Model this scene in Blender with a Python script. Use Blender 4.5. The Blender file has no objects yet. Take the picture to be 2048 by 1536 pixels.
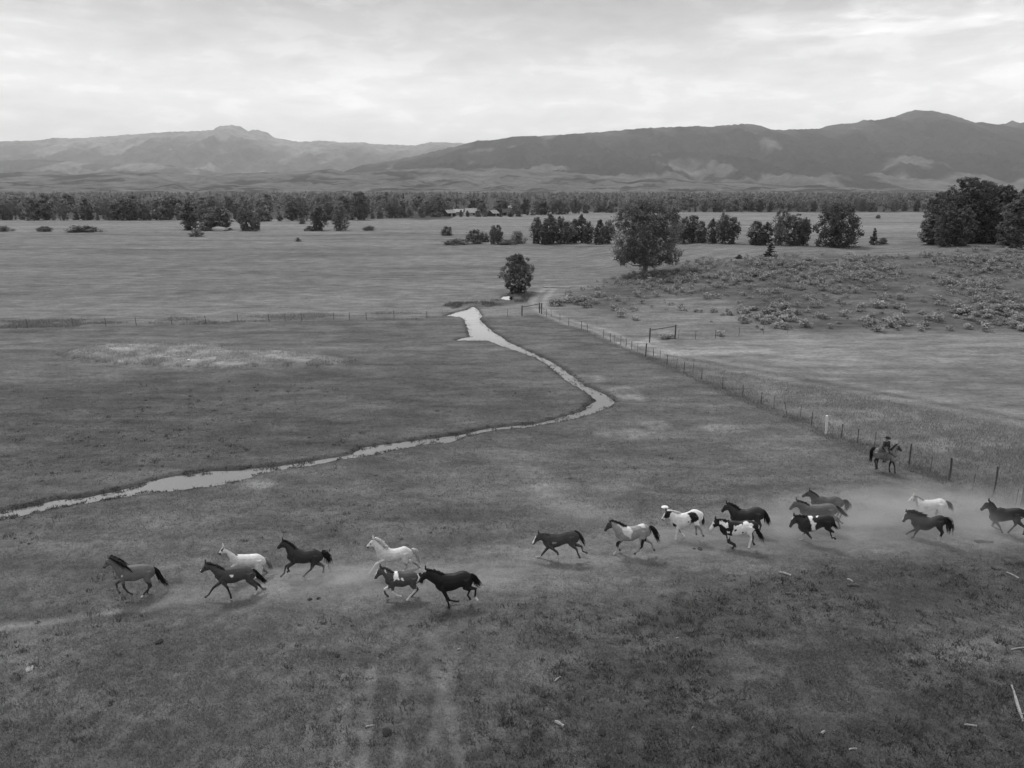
import bpy, bmesh, math, random
import numpy as np
from mathutils import Vector

R = math.radians
sc = bpy.context.scene
COL = sc.collection
rng = np.random.default_rng(11)
random.seed(11)

# ------------------------------------------------------------------ camera, sky, sun, exposure
CAMH, FPX, HOR = 18.8, 1420.0, 378.0           # height above the pasture, focal length and horizon (2048 px frame)
PITCH = math.atan((768 - HOR) / FPX)
cam_d = bpy.data.cameras.new('camera')
cam = bpy.data.objects.new('camera', cam_d); COL.objects.link(cam)
cam.location = (0, 0, CAMH); cam.rotation_euler = (math.pi / 2 - PITCH, 0, 0)
cam_d.sensor_width = 36; cam_d.lens = FPX / 2048 * 36
cam_d.clip_start = 0.5; cam_d.clip_end = 90000
sc.camera = cam

SUN_EL, SUN_AZ = R(58), R(-30)                  # azimuth from +Y towards +X
world = bpy.data.worlds.new('World'); sc.world = world; world.use_nodes = True
nt = world.node_tree; nt.nodes.clear()
def N(nt, t, **kw):
    n = nt.nodes.new(t)
    for k, v in kw.items():
        if k.startswith('i_'):
            n.inputs[k[2:].replace('_', ' ')].default_value = v
        else: setattr(n, k, v)
    return n
def L(nt, a, b): nt.links.new(a, b)
def math_n(nt, op, a, b=None, c=None, clamp=False):
    n = nt.nodes.new('ShaderNodeMath'); n.operation = op; n.use_clamp = clamp
    for i, x in enumerate((a, b, c)):
        if x is None: continue
        if isinstance(x, (int, float)): n.inputs[i].default_value = x
        else: nt.links.new(x, n.inputs[i])
    return n.outputs[0]
def ramp_n(nt, fac, stops, mode='LINEAR'):
    n = nt.nodes.new('ShaderNodeValToRGB'); n.color_ramp.interpolation = mode
    e = n.color_ramp.elements
    while len(e) < len(stops): e.new(0.5)
    for el, (p, v) in zip(e, stops):
        el.position = p; el.color = (v, v, v, 1)
    nt.links.new(fac, n.inputs[0])
    return n.outputs[0]

out = N(nt, 'ShaderNodeOutputWorld')
sky = N(nt, 'ShaderNodeTexSky', sky_type='NISHITA', sun_disc=False)
sky.sun_elevation = SUN_EL; sky.sun_rotation = SUN_AZ
bw = N(nt, 'ShaderNodeRGBToBW'); L(nt, sky.outputs[0], bw.inputs[0])
bg1 = N(nt, 'ShaderNodeBackground', i_Strength=0.10); L(nt, bw.outputs[0], bg1.inputs['Color'])
tc = N(nt, 'ShaderNodeTexCoord')
sep = N(nt, 'ShaderNodeSeparateXYZ'); L(nt, tc.outputs['Generated'], sep.inputs[0])
zc = math_n(nt, 'MAXIMUM', sep.outputs[2], 0.0)
def dirn(sc_, locv, scale, det, ro, dist):
    mp = N(nt, 'ShaderNodeMapping'); mp.inputs['Scale'].default_value = sc_; mp.inputs['Location'].default_value = locv
    L(nt, tc.outputs['Generated'], mp.inputs[0])
    n = N(nt, 'ShaderNodeTexNoise', i_Scale=scale, i_Detail=det, i_Roughness=ro, i_Distortion=dist); L(nt, mp.outputs[0], n.inputs['Vector']); return n.outputs[0]
n1 = dirn((2.0, 2.0, 10.5), (1.35, 0.2, 0.6), 1.15, 9.0, 0.58, 0.35)
n2 = dirn((5.0, 5.0, 17.0), (5.2, 1.3, 2.0), 2.2, 10.0, 0.62, 0.25)
base = ramp_n(nt, zc, [(0.0, 0.54), (0.06, 0.585), (0.13, 0.63), (0.19, 0.62), (0.27, 0.58), (0.5, 0.62), (1.0, 0.75)])
rise = ramp_n(nt, zc, [(0.0, 0.03), (0.11, 0.14), (0.165, 0.6), (0.22, 1.0)])
c1 = ramp_n(nt, n1, [(0.40, 0.0), (0.47, 0.7), (0.56, 1.0)], 'EASE')
dark = math_n(nt, 'MULTIPLY', c1, rise)
wisp = ramp_n(nt, n2, [(0.36, 0.90), (0.47, 0.98), (0.53, 1.01), (0.57, 1.09), (0.66, 1.14)])
val = math_n(nt, 'MULTIPLY', base, math_n(nt, 'SUBTRACT', 1.06, math_n(nt, 'MULTIPLY', dark, 0.52)))
val = math_n(nt, 'MULTIPLY', val, wisp)
bg2 = N(nt, 'ShaderNodeBackground', i_Strength=1.0); L(nt, val, bg2.inputs['Color'])
mix = N(nt, 'ShaderNodeMixShader', i_Fac=0.93); L(nt, bg1.outputs[0], mix.inputs[1]); L(nt, bg2.outputs[0], mix.inputs[2])
L(nt, mix.outputs[0], out.inputs[0])

sun_d = bpy.data.lights.new('sun', 'SUN'); sun_d.energy = 1.3; sun_d.angle = R(11); sun_d.color = (1, 1, 1)
sun = bpy.data.objects.new('sun', sun_d); COL.objects.link(sun)
sd = Vector((math.sin(SUN_AZ) * math.cos(SUN_EL), math.cos(SUN_AZ) * math.cos(SUN_EL), math.sin(SUN_EL)))
sun.rotation_euler = (-sd).to_track_quat('-Z', 'Y').to_euler()

vs = sc.view_settings
vs.view_transform = 'Standard'; vs.look = 'None'; vs.exposure = 0.80; vs.gamma = 1.0; vs.use_curve_mapping = False
cy = sc.cycles
cy.max_bounces = 6; cy.diffuse_bounces = 2; cy.glossy_bounces = 2; cy.transmission_bounces = 2
cy.volume_bounces = 1; cy.transparent_max_bounces = 8
cy.use_denoising = True
cy.volume_step_rate = 1.0; cy.volume_max_steps = 128
cy.sample_clamp_indirect = 4.0

# ------------------------------------------------------------------ numeric helpers
def smooth(a, b, x):
    t = np.clip((x - a) / (b - a), 0, 1); return t * t * (3 - 2 * t)
def _hash(ix, iy, seed):
    h = (ix.astype(np.int64) * 374761393 + iy.astype(np.int64) * 668265263 + seed * 974634777) & 0xFFFFFFFF
    h = ((h ^ (h >> 13)) * 1274126177) & 0xFFFFFFFF
    return ((h ^ (h >> 16)) & 0xFFFF) / 65535.0
def vnoise(x, y, seed=0):
    ix, iy = np.floor(x), np.floor(y); fx, fy = x - ix, y - iy
    fx = fx * fx * (3 - 2 * fx); fy = fy * fy * (3 - 2 * fy)
    a = _hash(ix, iy, seed); b = _hash(ix + 1, iy, seed); c = _hash(ix, iy + 1, seed); d = _hash(ix + 1, iy + 1, seed)
    return (a + (b - a) * fx) * (1 - fy) + (c + (d - c) * fx) * fy
def fbm(x, y, seed=0, octv=4, gain=0.5):
    s = 0; a = 1; t = 0
    for k in range(octv):
        s = s + a * vnoise(x * 2 ** k, y * 2 ** k, seed + k * 17); t += a; a *= gain
    return s / t
CP, SP = math.cos(PITCH), math.sin(PITCH)
def rays(u, v):
    cx = (np.asarray(u, float) - 1024) / FPX; cyv = (768 - np.asarray(v, float)) / FPX
    return cx, CP + cyv * SP, -SP + cyv * CP            # world x, y, z of the ray
def to_px(x, y, z):
    dz = z - CAMH
    f = y * CP - dz * SP; up = y * SP + dz * CP
    return 1024 + FPX * x / f, 768 - FPX * up / f
def hill(x, y):
    yy = y + 0.12 * (x - 60)
    lx = smooth(12, 62, x)
    fr = smooth(98, 164, yy); bk = 1 - smooth(192, 262, yy)
    bump = (fbm(x / 26, y / 26, 5, 3) - 0.5) * 2.0
    return lx * fr * bk * (5.8 + bump)
def hz0(x, y):
    """dry land without the channel"""
    x = np.asarray(x, float); y = np.asarray(y, float)
    h = hill(x, y)
    near = 1 - smooth(120, 260, np.hypot(x, y))
    h = h + near * ((fbm(x / 7, y / 7, 3, 3) - 0.5) * 0.22 + (fbm(x / 1.6, y / 1.6, 9, 2) - 0.5) * 0.07)
    return h
def ground(u, v, z=None):
    dx, dy, dz = rays(u, v)
    if z is not None:
        t = (z - CAMH) / dz
        return dx * t, dy * t
    t = (0 - CAMH) / np.minimum(dz, -1e-4)
    t = np.array(t, float); best = t.copy()
    far = np.minimum(t, 420.0)
    m = (np.abs(dx * far) > 0) & (dx * far > 8) & (dy * far > 80)      # only rays that can meet the rise
    if np.any(m):
        dx, dy, dz = (np.broadcast_to(q, t.shape) for q in (dx, dy, dz))
        ddx, ddy, ddz, ff = dx[m], dy[m], dz[m], far[m]; bb = t[m]; found = np.zeros(bb.shape, bool); prev = ff * 0.4
        for k in range(1, 121):
            s = ff * (0.4 + 0.6 * k / 120); hit = ((CAMH + ddz * s) < hill(ddx * s, ddy * s)) & ~found
            bb = np.where(hit, (s + prev) / 2, bb); found |= hit; prev = s
        best[m] = bb
    return dx * best, dy * best
def G(u, v):
    x, y = ground(np.array([float(u)]), np.array([float(v)]))
    return float(x[0]), float(y[0])
def px_poly(pts, z=0.0):
    a = np.array(pts, float); x, y = ground(a[:, 0], a[:, 1], z); return np.stack([x, y], 1)
def seg_dist(x, y, P, closed):
    d = np.full(x.shape, 1e9); n = len(P)
    for i in range(n if closed else n - 1):
        a, b = P[i], P[(i + 1) % n]; ab = b - a; l2 = max(ab @ ab, 1e-9)
        t = np.clip(((x - a[0]) * ab[0] + (y - a[1]) * ab[1]) / l2, 0, 1)
        d = np.minimum(d, np.hypot(x - a[0] - t * ab[0], y - a[1] - t * ab[1]))
    return d
def inside(x, y, P):
    r = np.zeros(x.shape, bool); n = len(P)
    for i in range(n):
        (x1, y1), (x2, y2) = P[i], P[(i + 1) % n]
        if y1 == y2: continue
        c = ((y1 > y) != (y2 > y)) & (x < (x2 - x1) * (y - y1) / (y2 - y1) + x1); r ^= c
    return r
def sdf(x, y, P, far=30.0):
    out = np.full(x.shape, float(far))
    m = (x > P[:, 0].min() - far) & (x < P[:, 0].max() + far) & (y > P[:, 1].min() - far) & (y < P[:, 1].max() + far)
    if m.any():
        xs, ys = x[m], y[m]; d = seg_dist(xs, ys, P, True)
        out[m] = np.where(inside(xs, ys, P), -d, d)
    return out
def near_line(x, y, P, far=30.0):
    out = np.full(x.shape, float(far))
    m = (x > P[:, 0].min() - far) & (x < P[:, 0].max() + far) & (y > P[:, 1].min() - far) & (y < P[:, 1].max() + far)
    if m.any(): out[m] = seg_dist(x[m], y[m], P, False)
    return out

# ------------------------------------------------------------------ object helpers
def tag(o, label=None, cat=None, group=None, kind=None):
    for k, v in (('label', label), ('category', cat), ('group', group), ('kind', kind)):
        if v: o[k] = v
    return o
def mesh_np(name, verts, faces, mat=None, smooth_sh=False, attrs=None):
    me = bpy.data.meshes.new(name)
    verts = np.ascontiguousarray(verts, dtype=np.float32)
    if isinstance(faces, np.ndarray):
        n, k = faces.shape
        me.vertices.add(len(verts)); me.vertices.foreach_set('co', verts.ravel())
        me.loops.add(n * k); me.loops.foreach_set('vertex_index', np.ascontiguousarray(faces, dtype=np.int32).ravel())
        me.polygons.add(n); me.polygons.foreach_set('loop_start', np.arange(0, n * k, k, dtype=np.int32))
        me.update(calc_edges=True)
    else:
        me.from_pydata([tuple(map(float, v)) for v in verts], [], [list(map(int, f)) for f in faces]); me.update()
    if smooth_sh: me.polygons.foreach_set('use_smooth', np.ones(len(me.polygons), bool))
    for k, a in (attrs or {}).items():
        at = me.attributes.new(k, 'FLOAT', 'POINT'); at.data.foreach_set('value', np.ascontiguousarray(a, dtype=np.float32))
    if mat: me.materials.append(mat)
    return me
def link(name, data, parent=None, loc=None, rot=None, scale=None):
    o = bpy.data.objects.new(name, data); COL.objects.link(o)
    if parent: o.parent = parent
    if loc is not None: o.location = loc
    if rot is not None: o.rotation_euler = rot
    if scale is not None: o.scale = scale
    return o
class Geo:
    """collects tubes and shapes, as arrays"""
    def __init__(s): s.v = []; s.f = []; s.n = 0; s.a = []
    def add(s, v, f, a=None):
        v = np.asarray(v, float); s.v.append(v); s.f += [[i + s.n for i in q] for q in f]; s.n += len(v)
        s.a.append(np.full(len(v), 1.0 if a is None else a) if np.ndim(a) == 0 else np.asarray(a, float))
    def rings(s, rings, cap=True, a=None):
        k = len(rings[0]); v = np.concatenate(rings); f = []
        for i in range(len(rings) - 1):
            for j in range(k):
                b = i * k; f.append([b + j, b + (j + 1) % k, b + k + (j + 1) % k, b + k + j])
        if cap:
            f.append(list(range(k))[::-1]); f.append([(len(rings) - 1) * k + j for j in range(k)])
        s.add(v, f, a)
    def tube(s, pts, rad, k=6, a=None, cap=True):
        pts = np.asarray(pts, float); rr = []
        rad = np.broadcast_to(np.asarray(rad, float), (len(pts),)) if np.ndim(rad) == 0 else rad
        d0 = pts[-1] - pts[0]; ref = np.array([0, 0, 1.0]) if abs(d0[2]) < 0.8 * np.linalg.norm(d0) else np.array([0, 1.0, 0])
        for i, p in enumerate(pts):
            d = pts[min(i + 1, len(pts) - 1)] - pts[max(i - 1, 0)]; d = d / (np.linalg.norm(d) + 1e-9)
            e1 = np.cross(d, ref); e1 /= (np.linalg.norm(e1) + 1e-9); e2 = np.cross(d, e1)
            t = np.arange(k) * 2 * math.pi / k
            rr.append(p + rad[i] * (np.cos(t)[:, None] * e1 + np.sin(t)[:, None] * e2))
        s.rings(rr, cap, a)
    def box(s, c, size, a=None, rz=0.0):
        x, y, z = np.array(size) / 2
        v = np.array([[i, j, k] for i in (-x, x) for j in (-y, y) for k in (-z, z)], float)
        cr, sr = math.cos(rz), math.sin(rz)
        v = np.stack([v[:, 0] * cr - v[:, 1] * sr, v[:, 0] * sr + v[:, 1] * cr, v[:, 2]], 1) + np.array(c)
        s.add(v, [[0, 1, 3, 2], [4, 6, 7, 5], [0, 4, 5, 1], [2, 3, 7, 6], [0, 2, 6, 4], [1, 5, 7, 3]], a)
    def mesh(s, name, mat=None, sm=False, attr=None):
        me = mesh_np(name, np.concatenate(s.v), s.f, mat, sm)
        if attr:
            at = me.attributes.new(attr, 'FLOAT', 'POINT'); at.data.foreach_set('value', np.concatenate(s.a).astype(np.float32))
        return me

# ------------------------------------------------------------------ materials (black and white photograph: every colour is a grey)
def base_mat(name, rough=0.9, spec=0.2):
    m = bpy.data.materials.new(name); m.use_nodes = True
    b = m.node_tree.nodes['Principled BSDF']; b.inputs['Roughness'].default_value = rough
    b.inputs['Specular IOR Level'].default_value = spec
    return m, m.node_tree, b
def grey_noise(name, lo, hi, scale=3.0, rough=0.9, attr=None, bump=0.0, stretch=(1, 1, 1), detail=5.0, coord='Object', spec=0.2):
    m, t, b = base_mat(name, rough, spec)
    c = N(t, 'ShaderNodeTexCoord'); mpn = N(t, 'ShaderNodeMapping'); mpn.inputs['Scale'].default_value = stretch
    L(t, c.outputs[coord], mpn.inputs[0])
    n = N(t, 'ShaderNodeTexNoise', i_Scale=scale, i_Detail=detail, i_Roughness=0.6); L(t, mpn.outputs[0], n.inputs['Vector'])
    colr = ramp_n(t, n.outputs[0], [(0.3, lo), (0.7, hi)])
    if attr:
        an = N(t, 'ShaderNodeAttribute', attribute_name=attr); colr = math_n(t, 'MULTIPLY', colr, an.outputs['Fac'])
    L(t, colr, b.inputs['Base Color'])
    if bump:
        bn = N(t, 'ShaderNodeBump', i_Strength=bump, i_Distance=0.05); L(t, n.outputs[0], bn.inputs['Height']); L(t, bn.outputs[0], b.inputs['Normal'])
    return m
def leaf_mat(name, lo, hi):
    m, t, b = base_mat(name, 0.75, 0.25)
    an = N(t, 'ShaderNodeAttribute', attribute_name='tone')
    oi = N(t, 'ShaderNodeObjectInfo')
    v = math_n(t, 'MULTIPLY', ramp_n(t, an.outputs['Fac'], [(0, lo), (1, hi)]), math_n(t, 'ADD', 0.70, math_n(t, 'MULTIPLY', oi.outputs['Random'], 0.6)))
    L(t, v, b.inputs['Base Color'])
    gn = N(t, 'ShaderNodeNewGeometry'); va = N(t, 'ShaderNodeVectorMath', operation='ADD'); va.inputs[1].default_value = (0, -0.15, 0.9); L(t, gn.outputs['Normal'], va.inputs[0]); vn = N(t, 'ShaderNodeVectorMath', operation='NORMALIZE'); L(t, va.outputs[0], vn.inputs[0]); L(t, vn.outputs[0], b.inputs['Normal'])
    tr = N(t, 'ShaderNodeBsdfTranslucent'); L(t, v, tr.inputs['Color'])
    ms = N(t, 'ShaderNodeMixShader', i_Fac=0.38); L(t, b.outputs[0], ms.inputs[1]); L(t, tr.outputs[0], ms.inputs[2])
    L(t, ms.outputs[0], t.nodes['Material Output'].inputs[0])
    return m
M_bark = grey_noise('bark', 0.05, 0.13, 4.0, bump=0.4, stretch=(1, 1, 0.2))
M_bark_pale = grey_noise('pale_bark', 0.14, 0.26, 3.0, bump=0.3, stretch=(1, 1, 0.25))
M_leaf = leaf_mat('cottonwood_leaf', 0.09, 0.22)
M_leaf_dark = leaf_mat('dark_leaf', 0.06, 0.15)
M_leaf_far = leaf_mat('far_leaf', 0.11, 0.26)  # paler than the nearer leaves: distance haze is put into this grey
M_sage = leaf_mat('sage_leaf', 0.15, 0.42)
M_wood = grey_noise('weathered_post', 0.05, 0.12, 6.0, bump=0.4, stretch=(1, 1, 0.15))
M_wood_white = grey_noise('bleached_wood', 0.20, 0.36, 5.0, bump=0.4, stretch=(1, 1, 0.2))
M_wood_grey = grey_noise('grey_wood', 0.20, 0.42, 5.0, bump=0.4, stretch=(0.3, 1, 1))
M_wire = grey_noise('fence_wire', 0.08, 0.14, 5.0, rough=0.6)
M_stone = grey_noise('stone', 0.2, 0.34, 6.0, bump=0.5)
M_chalk = grey_noise('pale_stone', 0.7, 0.85, 6.0, bump=0.4)
M_dung = grey_noise('dung', 0.015, 0.04, 20.0, bump=0.6)
M_roof_pale = grey_noise('metal_roof', 0.16, 0.26, 1.0, rough=0.5)
M_roof_dark = grey_noise('dark_roof', 0.04, 0.08, 1.0)
M_wall_log = grey_noise('log_wall', 0.03, 0.07, 2.0, stretch=(1, 1, 6))
M_wall_pale = grey_noise('pale_wall', 0.22, 0.34, 2.0)
M_glass = grey_noise('window_dark', 0.01, 0.02, 2.0, rough=0.1)

# ------------------------------------------------------------------ outlines read off the place (pixels of the 2048 frame, laid on the land)
def z2(pts): return [(800 + x / 4.096, 580 + y / 4.096) for x, y in pts]
def z6(pts): return [(x / 2.2756, 820 + y / 2.2756) for x, y in pts]
WZ = -0.14
creek_far = z2([(375, 212), (440, 190), (500, 172), (560, 160), (600, 135), (640, 165), (668, 215), (650, 245), (690, 285), (760, 345), (830, 385), (880, 425), (960, 460),
               (1090, 520), (1220, 580), (1330, 650), (1430, 720), (1520, 790), (1600, 820), (1700, 865), (1757, 915), (1690, 970), (1600, 1005), (1480, 1045), (1330, 1078), (1205, 1103),
               (1100, 1118), (1020, 1128), (860, 1140), (700, 1162), (560, 1195)])
low_edge = z6([(2048, 147), (1900, 162), (1780, 187), (1700, 207), (1550, 227), (1400, 257), (1250, 277), (1170, 297), (1080, 327), (980, 347), (850, 362), (700, 377), (560, 397),
              (430, 417), (330, 437), (230, 452), (100, 482), (0, 499)]) + [(-60, 1056), (-60, 1040)]
up_edge = z6([(2048, 122), (1900, 138), (1780, 153), (1650, 173), (1600, 203), (1400, 237), (1250, 259), (1100, 273), (950, 283), (800, 303), (690, 323), (640, 343), (500, 378),
             (400, 398), (250, 413), (100, 448), (0, 463)])[::-1]
creek_near = z2([(560, 1172), (700, 1142), (860, 1122), (1020, 1106), (1100, 1098), (1205, 1076), (1350, 1036), (1480, 1000), (1530, 975), (1530, 950), (1600, 910), (1560, 860), (1510, 830),
               (1430, 780), (1350, 730), (1300, 690), (1240, 640), (1200, 600), (1100, 550), (960, 500), (860, 470), (790, 440), (710, 415), (600, 415), (480, 420), (450, 412), (520, 395),
               (570, 385), (560, 330), (540, 270), (530, 245), (500, 225)])
CREEK = px_poly(creek_far + low_edge + up_edge + creek_near, WZ)
POND = px_poly([(1001, 597), (1008, 593), (1018, 592), (1025, 594), (1025, 600), (1014, 601)], WZ)
FENCE_R = [(1083, 628), (1093, 633), (1102, 634), (1119, 643), (1138, 652), (1163, 658), (1174, 665), (1206, 676), (1221, 683), (1229, 685), (1241, 689), (1251, 694), (1264, 699), (1275, 703),
           (1291, 714), (1305, 717), (1320, 720), (1334, 730), (1353, 739), (1367, 745), (1386, 747), (1403, 760), (1444, 777), (1484, 793), (1523, 808), (1547, 817), (1575, 829), (1600, 836),
           (1624, 850), (1652, 868), (1682, 875), (1713, 888), (1748, 895), (1818, 931), (1860, 945), (1897, 961), (1945, 980), (1984, 994), (2031, 1010), (2043, 1013), (2110, 1040), (2180, 1066)]
FENCE_L = [(-60, 656), (55, 655), (146, 653), (211, 652), (273, 651), (344, 649), (411, 647), (475, 643), (539, 643), (571, 642), (603, 642), (667, 640), (700, 640), (733, 640), (788, 637), (853, 637),
           (886, 637), (960, 634), (1015, 633), (1043, 634)]
TRACK = [(1098, 578), (1080, 596), (1076, 612), (1095, 628), (1140, 645), (1200, 660), (1250, 684), (1290, 700), (1340, 712)]
TRACK2 = [(1340, 712), (1450, 731), (1600, 757), (1800, 793), (2048, 838), (2300, 885)]
pasture = px_poly([(-700, 665)] + FENCE_L + FENCE_R + [(2500, 1190), (3600, 1900), (-1600, 1900), (-1200, 900)])
gx_hill = px_poly([(1100, 605), (1180, 575), (1250, 552), (1330, 535), (1500, 520), (2300, 505)], 0)
def W(pts): 
    a = np.array(pts, float); x, y = ground(a[:, 0], a[:, 1]); return np.stack([x, y], 1)
PT = {
    'dark_left': W([(-200, 790), (400, 752), (900, 730), (1150, 790), (1050, 840), (700, 890), (300, 940), (-200, 1030)]),
    'tall': W([(1150, 650), (1300, 715), (1500, 800), (1720, 895), (2048, 1015), (2300, 1110), (2300, 895), (2048, 845), (1700, 778), (1400, 725), (1280, 695)]),
    'fence_r': W(FENCE_R), 'track': W(TRACK), 'track2': W(TRACK2),
    'bare': W([(1255, 685), (1300, 672), (1345, 690), (1420, 695), (1500, 690), (1560, 700), (1480, 712), (1340, 712)]),
    'field_r': W([(1340, 690), (1500, 668), (1700, 664), (2300, 668), (2300, 800), (1800, 770), (1500, 725)]),
    'sagebase': W([(1110, 600), (1240, 556), (1360, 530), (1560, 512), (2100, 505), (2100, 655), (1700, 660), (1500, 650), (1340, 640), (1200, 620)]),
    'sagepale': W([(1200, 640), (1320, 590), (1480, 600), (1520, 640), (1500, 668), (1350, 675), (1260, 665)]),
    'run': W([(440, 1190), (600, 1170), (800, 1165), (1000, 1140), (1200, 1105), (1450, 1085), (1700, 1070), (2100, 1060)]),
    'run2': W([(1010, 900), (1060, 960), (1130, 1010), (1250, 1050), (1400, 1060)]),
    'trail': W([(-80, 1266), (0, 1254), (120, 1238), (250, 1218), (360, 1207), (450, 1199), (540, 1190)]),
    'dark_low': W([(1000, 1240), (1080, 1205), (1300, 1190), (1500, 1165), (1700, 1115), (2200, 1100), (2300, 1700), (930, 1700), (960, 1480), (1090, 1340)]),
    'pale_low': W([(1700, 1250), (1900, 1215), (2100, 1225), (2150, 1330), (2000, 1360), (1850, 1330)]),
    'path_low': W([(990, 1250), (1060, 1330), (1100, 1400), (1130, 1470), (1160, 1560)]),
    'spots': [W([(475, 975), (490, 962), (540, 958), (575, 968), (560, 982), (500, 984)]), W([(1225, 778), (1250, 776), (1275, 788), (1285, 800), (1255, 796), (1232, 792)]),
              W([(1290, 846), (1330, 842), (1345, 852), (1310, 860)]), W([(1390, 852), (1450, 848), (1480, 860), (1420, 866)]), W([(1200, 868), (1270, 858), (1310, 864), (1240, 878)]),
              W([(1180, 752), (1200, 750), (1215, 760), (1190, 764)]), W([(35, 1333), (60, 1330), (75, 1336), (60, 1343), (40, 1342)])],
    'mound': W([(105, 712), (160, 697), (215, 689), (330, 687), (420, 690), (470, 702), (560, 700), (640, 712), (720, 722), (690, 733), (560, 737), (400, 740), (250, 732), (150, 724)]),
    'reed': W([(888, 612), (905, 604), (960, 604), (1010, 598), (1040, 588), (1060, 590), (1050, 606), (1000, 612), (960, 616), (940, 612), (910, 618)]),
}
RUTS = [W([(745, 1330), (735, 1420), (722, 1560)]), W([(812, 1330), (805, 1420), (795, 1560)]), W([(905, 1310), (880, 1390), (852, 1560)]), W([(870, 1330), (905, 1440), (925, 1560)]),
        W([(690, 1400), (670, 1560)])]
DITCH = [W(q) for q in ([(-60, 470), (200, 468), (400, 474), (640, 471), (900, 464)], [(300, 480), (560, 481), (700, 478)], [(860, 489), (1100, 490), (1250, 491)], [(1030, 446), (1250, 444), (1500, 446), (1850, 445)], [(700, 462), (860, 468), (960, 470)], [(-60, 500), (150, 497), (420, 501)])]
def tone(x, y):
    """own colour (albedo) of the land"""
    x = np.asarray(x, float); y = np.asarray(y, float)
    w1 = fbm(x / 9, y / 9, 31, 4) - 0.5; w2 = fbm(x / 2.2, y / 2.2, 47, 3) - 0.5
    wob = w1 * 3.0 + w2 * 1.2
    d = np.hypot(x, y)
    pin = smooth(1.0, -1.0, sdf(x, y, pasture, 60) + w2 * 1.0)
    streak = fbm(x / 60, y / 14, 61, 4) - 0.5
    t = 0.122 * (1 + 0.28 * w1) * pin + (1 - pin) * 0.155 * (1 + 0.5 * streak + 0.25 * w1)
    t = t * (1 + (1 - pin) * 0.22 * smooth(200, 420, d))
    t = t * (1 - 0.22 * smooth(3, -3, sdf(x, y, PT['dark_left']) + wob * 1.5))
    tl = smooth(1.0, -2, sdf(x, y, PT['tall']) + wob * 0.4); t = t * (1 - 0.06 * tl)
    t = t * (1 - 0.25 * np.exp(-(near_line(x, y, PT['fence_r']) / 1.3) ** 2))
    sg = smooth(4, -4, sdf(x, y, PT['sagebase']) + wob); t = t * (1 - sg) + sg * 0.102 * (1 + 0.6 * w1 + 0.5 * w2)
    m = smooth(3, -4, sdf(x, y, PT['sagepale']) + wob * 1.5); t = t * (1 - m) + m * 0.17 * (1 + 0.5 * w1)
    m = smooth(4, -6, sdf(x, y, PT['field_r']) + wob); t = t * (1 - 0.8 * m) + 0.8 * m * 0.205 * (1 + 0.5 * streak + 0.4 * w1)
    m = smooth(0.6, -1.2, sdf(x, y, PT['bare']) + wob * 0.5); t = t * (1 - m) + m * 0.25
    dl = near_line(x, y, PT['track'])
    m = np.exp(-(((dl - 0.9) / 0.65) ** 2)) * 0.95; t = t * (1 - m) + m * 0.255
    dl = near_line(x, y, PT['track2']); m = np.exp(-((dl / 0.5) ** 2)); t = t * (1 - 0.22 * m)
    m = np.exp(-(((dl - 1.6) / 0.8) ** 2)); t = t * (1 + 0.28 * m)
    m = smooth(4.2, 0.3, near_line(x, y, PT['run']) + wob * 0.9); t = t * (1 - 0.75 * m) + 0.75 * m * 0.195 * (1 + 0.3 * w2)
    m = smooth(2.6, 0.0, near_line(x, y, PT['run2']) + wob * 0.6); t = t * (1 - 0.6 * m) + 0.6 * m * 0.17
    m = smooth(0.55, 0.05, near_line(x, y, PT['trail']) + w2 * 0.4); t = t * (1 - 0.8 * m) + 0.8 * m * 0.22
    m = smooth(1.2, -1.6, sdf(x, y, PT['dark_low']) + wob * 0.8); t = t * (1 - m * 0.30)
    m = smooth(1.4, -2.2, sdf(x, y, PT['pale_low']) + wob * 0.8); t = t * (1 + m * 0.55)
    m = smooth(0.9, 0.0, near_line(x, y, PT['path_low']) + w2 * 0.9); t = t * (1 - 0.5 * m) + 0.5 * m * 0.15
    for r in RUTS:
        dl = near_line(x, y, r)
        m = smooth(0.36, 0.02, dl + w2 * 0.5) * (0.35 + 1.3 * np.clip(w1 + 0.5, 0, 1)); m = np.clip(m, 0, 1); t = t * (1 - 0.6 * m) + 0.6 * m * 0.19
    for s_ in PT['spots']:
        m = smooth(0.7, -0.4, sdf(x, y, s_) + w2 * 2.2 + w1 * 0.8); t = t * (1 - m) + m * 0.205 * (1 + w2)
    m = smooth(0.6, -1.6, sdf(x, y, PT['mound']) + wob * 0.5); t = t * (1 - m) + m * 0.23 * (1 + 0.9 * w2)
    m = smooth(1.0, -1.0, sdf(x, y, PT['reed']) + wob * 0.3); t = t * (1 - 0.7 * m) + 0.7 * m * 0.085
    for q in DITCH: t = t * (1 - 0.35 * np.exp(-(near_line(x, y, q, 40.0) / 2.2) ** 2))
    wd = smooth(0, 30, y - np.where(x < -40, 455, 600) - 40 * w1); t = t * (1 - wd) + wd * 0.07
    ck = np.minimum(sdf(x, y, CREEK, 6), sdf(x, y, POND, 6)); m = smooth(0.7, 0.05, ck + w2 * 0.5); t = t * (1 - 0.45 * m)
    return np.clip(t, 0.03, 0.4)
def bank(x, y):
    """signed distance to the water edge, ragged"""
    d = np.minimum(sdf(x, y, CREEK, 6), sdf(x, y, POND, 6))
    return d - 0.02 + (fbm(x / 0.7, y / 0.7, 77, 3) - 0.5) * 0.36 + (fbm(x / 0.28, y / 0.28, 79, 2) - 0.5) * 0.22
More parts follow.
